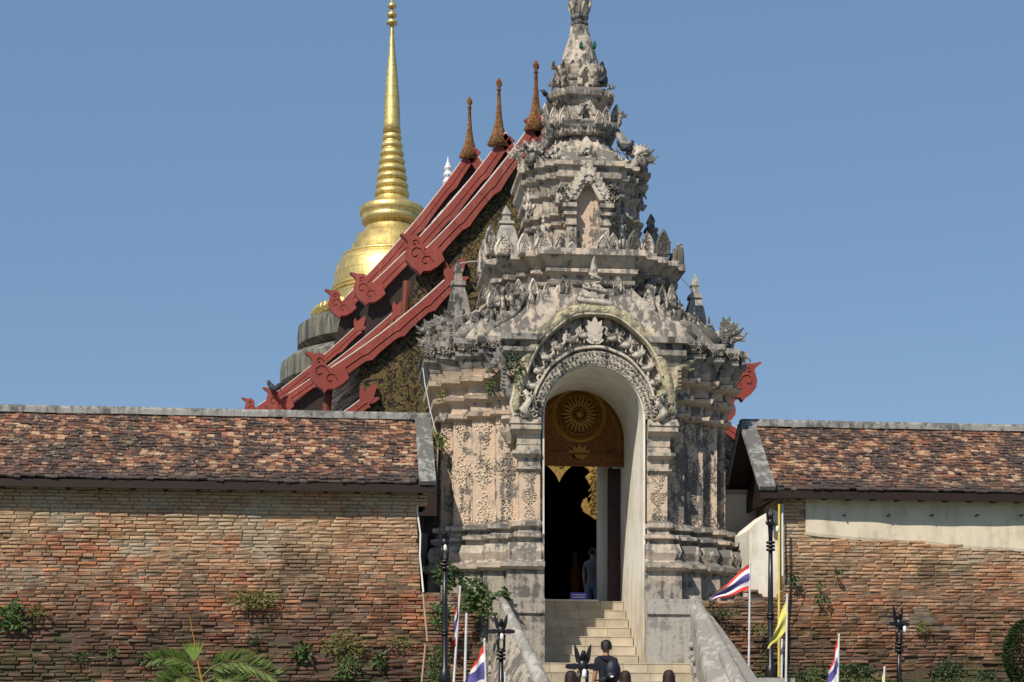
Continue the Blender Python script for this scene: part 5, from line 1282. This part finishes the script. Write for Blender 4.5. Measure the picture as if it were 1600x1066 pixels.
# ------------------------------------------------------------------ people
def skinned(name, joints, edges, mats, face_mat, parent, sub=2):
    me = bpy.data.meshes.new(name); me.from_pydata([j[:3] for j in joints], edges, []); o = link(name, me, None)
    md = o.modifiers.new('s', 'SKIN'); 
    for v, j in zip(me.skin_vertices[0].data, joints): r = j[3]; v.radius = (r, r) if not isinstance(r, tuple) else r
    me.skin_vertices[0].data[0].use_root = True; md.use_smooth_shade = True
    o.modifiers.new('ss', 'SUBSURF').levels = sub
    evalmesh(o); me2 = o.data
    me2.materials.clear()
    for m in mats: me2.materials.append(m)
    for p in me2.polygons: p.material_index = face_mat(p.center); p.use_smooth = True
    o.parent = parent; o.matrix_parent_inverse = Matrix.Translation(parent.location).inverted()
    return o
def person(px, top, Y, height, label, shirt, legs, hair, long_hair=False, rot=0, face=-1, bag=False, arm_bend=0, zf=None):
    q = P(px, top, Y); zf = q.z - height if zf is None else zf; t = thing('person', (q.x, Y, zf), label, 'person'); h = height
    x, y_ = 0, 0
    J = [(0, 0, .52, .075), (0, 0, .60, (.072, .055)), (0, 0, .70, (.085, .06)), (0, 0, .79, (.088, .058)), (0, 0, .845, .034), (0, .0, .875, .030), (0, -.0, .91, .050), (0, -.005, .955, .052)]
    E = [(i, i + 1) for i in range(7)]
    def chain(par, pts):
        b = len(J)
        for i, p in enumerate(pts): J.append(p); E.append((par if i == 0 else b + i - 1, b + i))
        return len(J) - 1
    for s in (-1, 1):
        chain(0, [(s * .052, 0, .48, .052), (s * .056, .005, .28, .036), (s * .058, -.01, .16, .033), (s * .058, -.01, .045, .022), (s * .06, .05, .018, .02), (s * .06, .085, .012, .014)])
        e = chain(3, [(s * .095, 0, .80, .034), (s * .118, -.012, .70, .027), (s * .125, -.005, .615, .022), (s * .13, .04 + arm_bend * (s > 0) * .08, .53 + arm_bend * (s > 0) * .06, .018), (s * .13, .055 + arm_bend * (s > 0) * .10, .475 + arm_bend * (s > 0) * .07, .0145), (s * .13, .058 + arm_bend * (s > 0) * .1, .45 + arm_bend * (s > 0) * .07, .019)])
    Rz = Matrix.Rotation(rot, 3, 'Z')
    def tf(p): v = Rz @ Vector(p[:3]); return (q.x + v.x * h, Y + v.y * h, zf + v.z * h)
    JJ = [(*tf(p), tuple(r * h for r in p[3]) if isinstance(p[3], tuple) else p[3] * h) for p in J]
    inv = Rz.inverted()
    def fm(c):
        v = inv @ ((c - Vector((q.x, Y, zf))) / h)
        if v.z > .845: return 0
        if abs(v.x) > .098 and v.z < .69: return 0
        if v.z > .50: return 1
        return 2 if v.z > .03 else 3
    skinned('body', JJ, E, [M['skin'], M[shirt], M[legs], M['black']], fm, t, 2)
    def TT(p): return TR(tf(p), rot, h)
    mb = MB(); mb.smooth = True    # hands: palm, four fingers, thumb
    for s in (-1, 1):
        ox = s * .13; oy = .058 + arm_bend * (s > 0) * .1; oz = .445 + arm_bend * (s > 0) * .07
        for k, L_ in enumerate((.040, .045, .042, .034)):
            dy = -.018 + k * .011; mb.tube([tf((ox, oy + dy, oz)), tf((ox - s * .003, oy + dy, oz - L_ * .5)), tf((ox - s * .012, oy + dy, oz - L_))], [.006 * h, .0055 * h, .004 * h], 5)
        mb.tube([tf((ox, oy + .012, oz + .012)), tf((ox - s * .004, oy + .034, oz - .004)), tf((ox - s * .008, oy + .036, oz - .02))], [.007 * h, .006 * h, .004 * h], 5)
    mb.build('hands', M['skin'], t)
    mb = MB(); mb.smooth = True    # face features (looking along local +y), ears
    mb.tube([tf((0, .05, .935)), tf((0, .064, .915))], [.006 * h, .010 * h], 6)
    for s in (-1, 1): mb.ell(tf((s * .052, .0, .925)), (.006 * h, .012 * h, .018 * h), 6, 5)
    mb.build('nose_and_ears', M['skin'], t)
    mb = MB(); 
    for s in (-1, 1): mb.ell(tf((s * .02, .05, .94)), (.007 * h, .004 * h, .004 * h), 6, 4)
    mb.box(-.018 * h, .018 * h, -.002 * h, .002 * h, -.002 * h, .002 * h, TR(tf((0, .052, .893)), rot)); mb.build('eyes_and_mouth', M['hair'], t)
    mb = MB(); mb.smooth = True; rr = random.Random(int(px))
    prof = [(.0, 1.003), (.024, .999), (.042, .985), (.053, .965), (.058, .940), (.058, .915)]
    if long_hair: prof = [(.0, 1.003), (.03, .998), (.05, .982), (.062, .955), (.067, .925), (.068, .89), (.074, .85), (.08, .80), (.07, .74)]
    seg = 26; vs = []; lock = [rr.uniform(-.07, .07) for _ in range(seg)]
    for i, (r, z_) in enumerate(prof):
        for k in range(seg):
            a = 2 * PI * k / seg; fy = math.sin(a)
            z2 = z_; r2 = r * (1 + lock[k] * min(1, i * .35) + rr.uniform(-.015, .015))
            if fy > .1 and i >= 3 and not (long_hair and fy < .5): z2 = max(z_, .968 - .0 * i) if fy > .45 else z_ + .02; r2 = .052 if fy > .45 else r
            if not long_hair and i == 5: z2 = .905 if fy < -.2 else z2
            vs.append(tf((r2 * math.cos(a) * .95, r2 * math.sin(a) - .006, z2)))
    mb.add(vs, [(i * seg + k, i * seg + (k + 1) % seg, (i + 1) * seg + (k + 1) % seg, (i + 1) * seg + k) for i in range(len(prof) - 1) for k in range(seg)]); mb.build('hair', M[hair], t)
    return t, tf, h
man, tf, hh_ = person(947, 1000, -3.0, 1.70, 'man in a black t-shirt seen from behind on the stairs, short black hair', 'tee', 'jeans', 'hair', False, R(12), arm_bend=1, zf=None)
B = thing('backpack', tf((.02, -.10, .62)), 'small dark sling backpack on the back of the man in black', 'bag')
mb = MB(); mb.smooth = True; cc = Vector(tf((.035, -.085, .685)))
mb.ell(cc, (.14, .10, .20), 14, 10); mb.build('bag_body', M['bag'], B)
mb = MB(); mb.smooth = True; mb.ell(cc + Vector((-.02, -.07, -.08)), (.10, .05, .08), 12, 8); mb.build('bag_pocket', M['bag'], B)
mb = MB(); mb.ell(cc + Vector((-.03, -.125, -.09)), (.03, .008, .018), 8, 6); mb.build('bag_patch', M['fw'], B)
mb = MB(); mb.tube([tf((.04, -.06, .76)), tf((-.02, -.065, .80)), tf((-.075, -.03, .835)), tf((-.09, .03, .82))], .018, 6); mb.tube([tf((.0, -.08, .64)), tf((-.08, -.06, .60)), tf((-.095, .02, .60))], .014, 6); mb.build('bag_strap', M['bag'], B)
person(977, 1048, -3.3, 1.46, 'brown-haired girl close behind the right elbow of the man in black', 'pinkc', 'jeans', 'hairb', True, R(-10))
person(1045, 1047, -3.6, 1.56, 'woman with dark hair alone on the steps in front of the right pier', 'pinkc', 'jeans', 'hairb', True, 0)
person(892, 1048, -4.2, 1.60, 'woman with long dark hair beside the winged lamp post on the steps', 'tee', 'jeans', 'hairb', True, R(8))
person(926, 856, 5.2, 1.60, 'person in a grey shirt and jeans standing in the gate doorway', 'greytee', 'jeans', 'hair', False, R(-30))
t = thing('blue_sign', (.0, 2.3, .2), 'small blue sign with white lettering on the gate threshold', 'sign')
a, b = P(891, 938, 2.1), P(918, 928, 2.1); mb = MB(); mb.box(a.x, b.x, 2.1, 2.12, .216, .36); mb.build('board', M['bluesign'], t)
mb = MB(); rnd = random.Random(1)
for row in (.315, .265):
    x = a.x + .03
    while x < b.x - .04:
        w = rnd.uniform(.008, .016); mb.box(x, x + w, 2.094, 2.0985, row - .012, row + rnd.uniform(.006, .014)); x += w + .007
mb.build('lettering', M['fw'], t)

# ------------------------------------------------------------------ birds, cables
def bird(px, py, Y, label, rz=0, col='bird', sc=1):
    q = P(px, py, Y); t = thing('pigeon', (q.x, Y, q.z), label, 'bird', 'birds perched on the roofs'); T = TR((q.x, Y, q.z), rz, 1.25 * sc); mb = MB(); mb.smooth = True
    mb.ell((0, 0, .09), (.11, .055, .06), 10, 6, T @ TR((0, 0, 0), 0, 1, 0, -.5)); mb.tube([(.05, 0, .14), (.09, 0, .19), (.10, 0, .21)], [.045, .03, .032], 7, T); mb.tube([(.12, 0, .21), (.155, 0, .20)], [.012, .002], 5, T)
    mb.smooth = False; mb.prism([(-.05, .06), (-.22, -.02), (-.24, .0), (-.06, .11)], -.025, .025, T); mb.tube([(0, -.02, .04), (0, -.02, -.01)], .006, 4, T); mb.tube([(0, .02, .04), (0, .02, -.01)], .006, 4, T)
    mb.build('bird_body', M[col], t)
bird(858, 163, 1.5, 'dark pigeon on the left cornice of the upper gate', PI); bird(943, 135, 1.3, 'dark pigeon right of the smallest niche', 1.2); bird(984, 240, .8, 'dark pigeon on the right shoulder of the upper roof', 1); bird(972, 240, .85, 'pigeon left of its neighbour on the right shoulder roof', 2)
bird(829, 245, .8, 'dark pigeon by the left serpents of the upper roof', 2.4); bird(423, 612, 17.6, 'left black bird on the lower red roof end', 2, sc=1.2); bird(437, 612, 17.6, 'right black bird on the lower red roof end', 1, sc=1.2)
def cable(pts, Y, label, r=.008):
    p = [P(a, b, Y) for a, b in pts]; mb = MB(); mb.tube(p, r, 5); tag(mb.build('cable', M['wire']), label, 'cable')
cable([(661, 575), (664, 600), (672, 640), (680, 672), (690, 695)], .9, 'white cable drooping down the left corner of the gate', .012)
cable([(1062, 432), (1075, 446), (1088, 465)], 1.2, 'thin cable from the gate cornice to the right corner stupa', .006)
cable([(718, 412), (735, 409), (755, 408)], 1.4, 'thin pale cable from the left corner stupa to the gate cornice', .008)
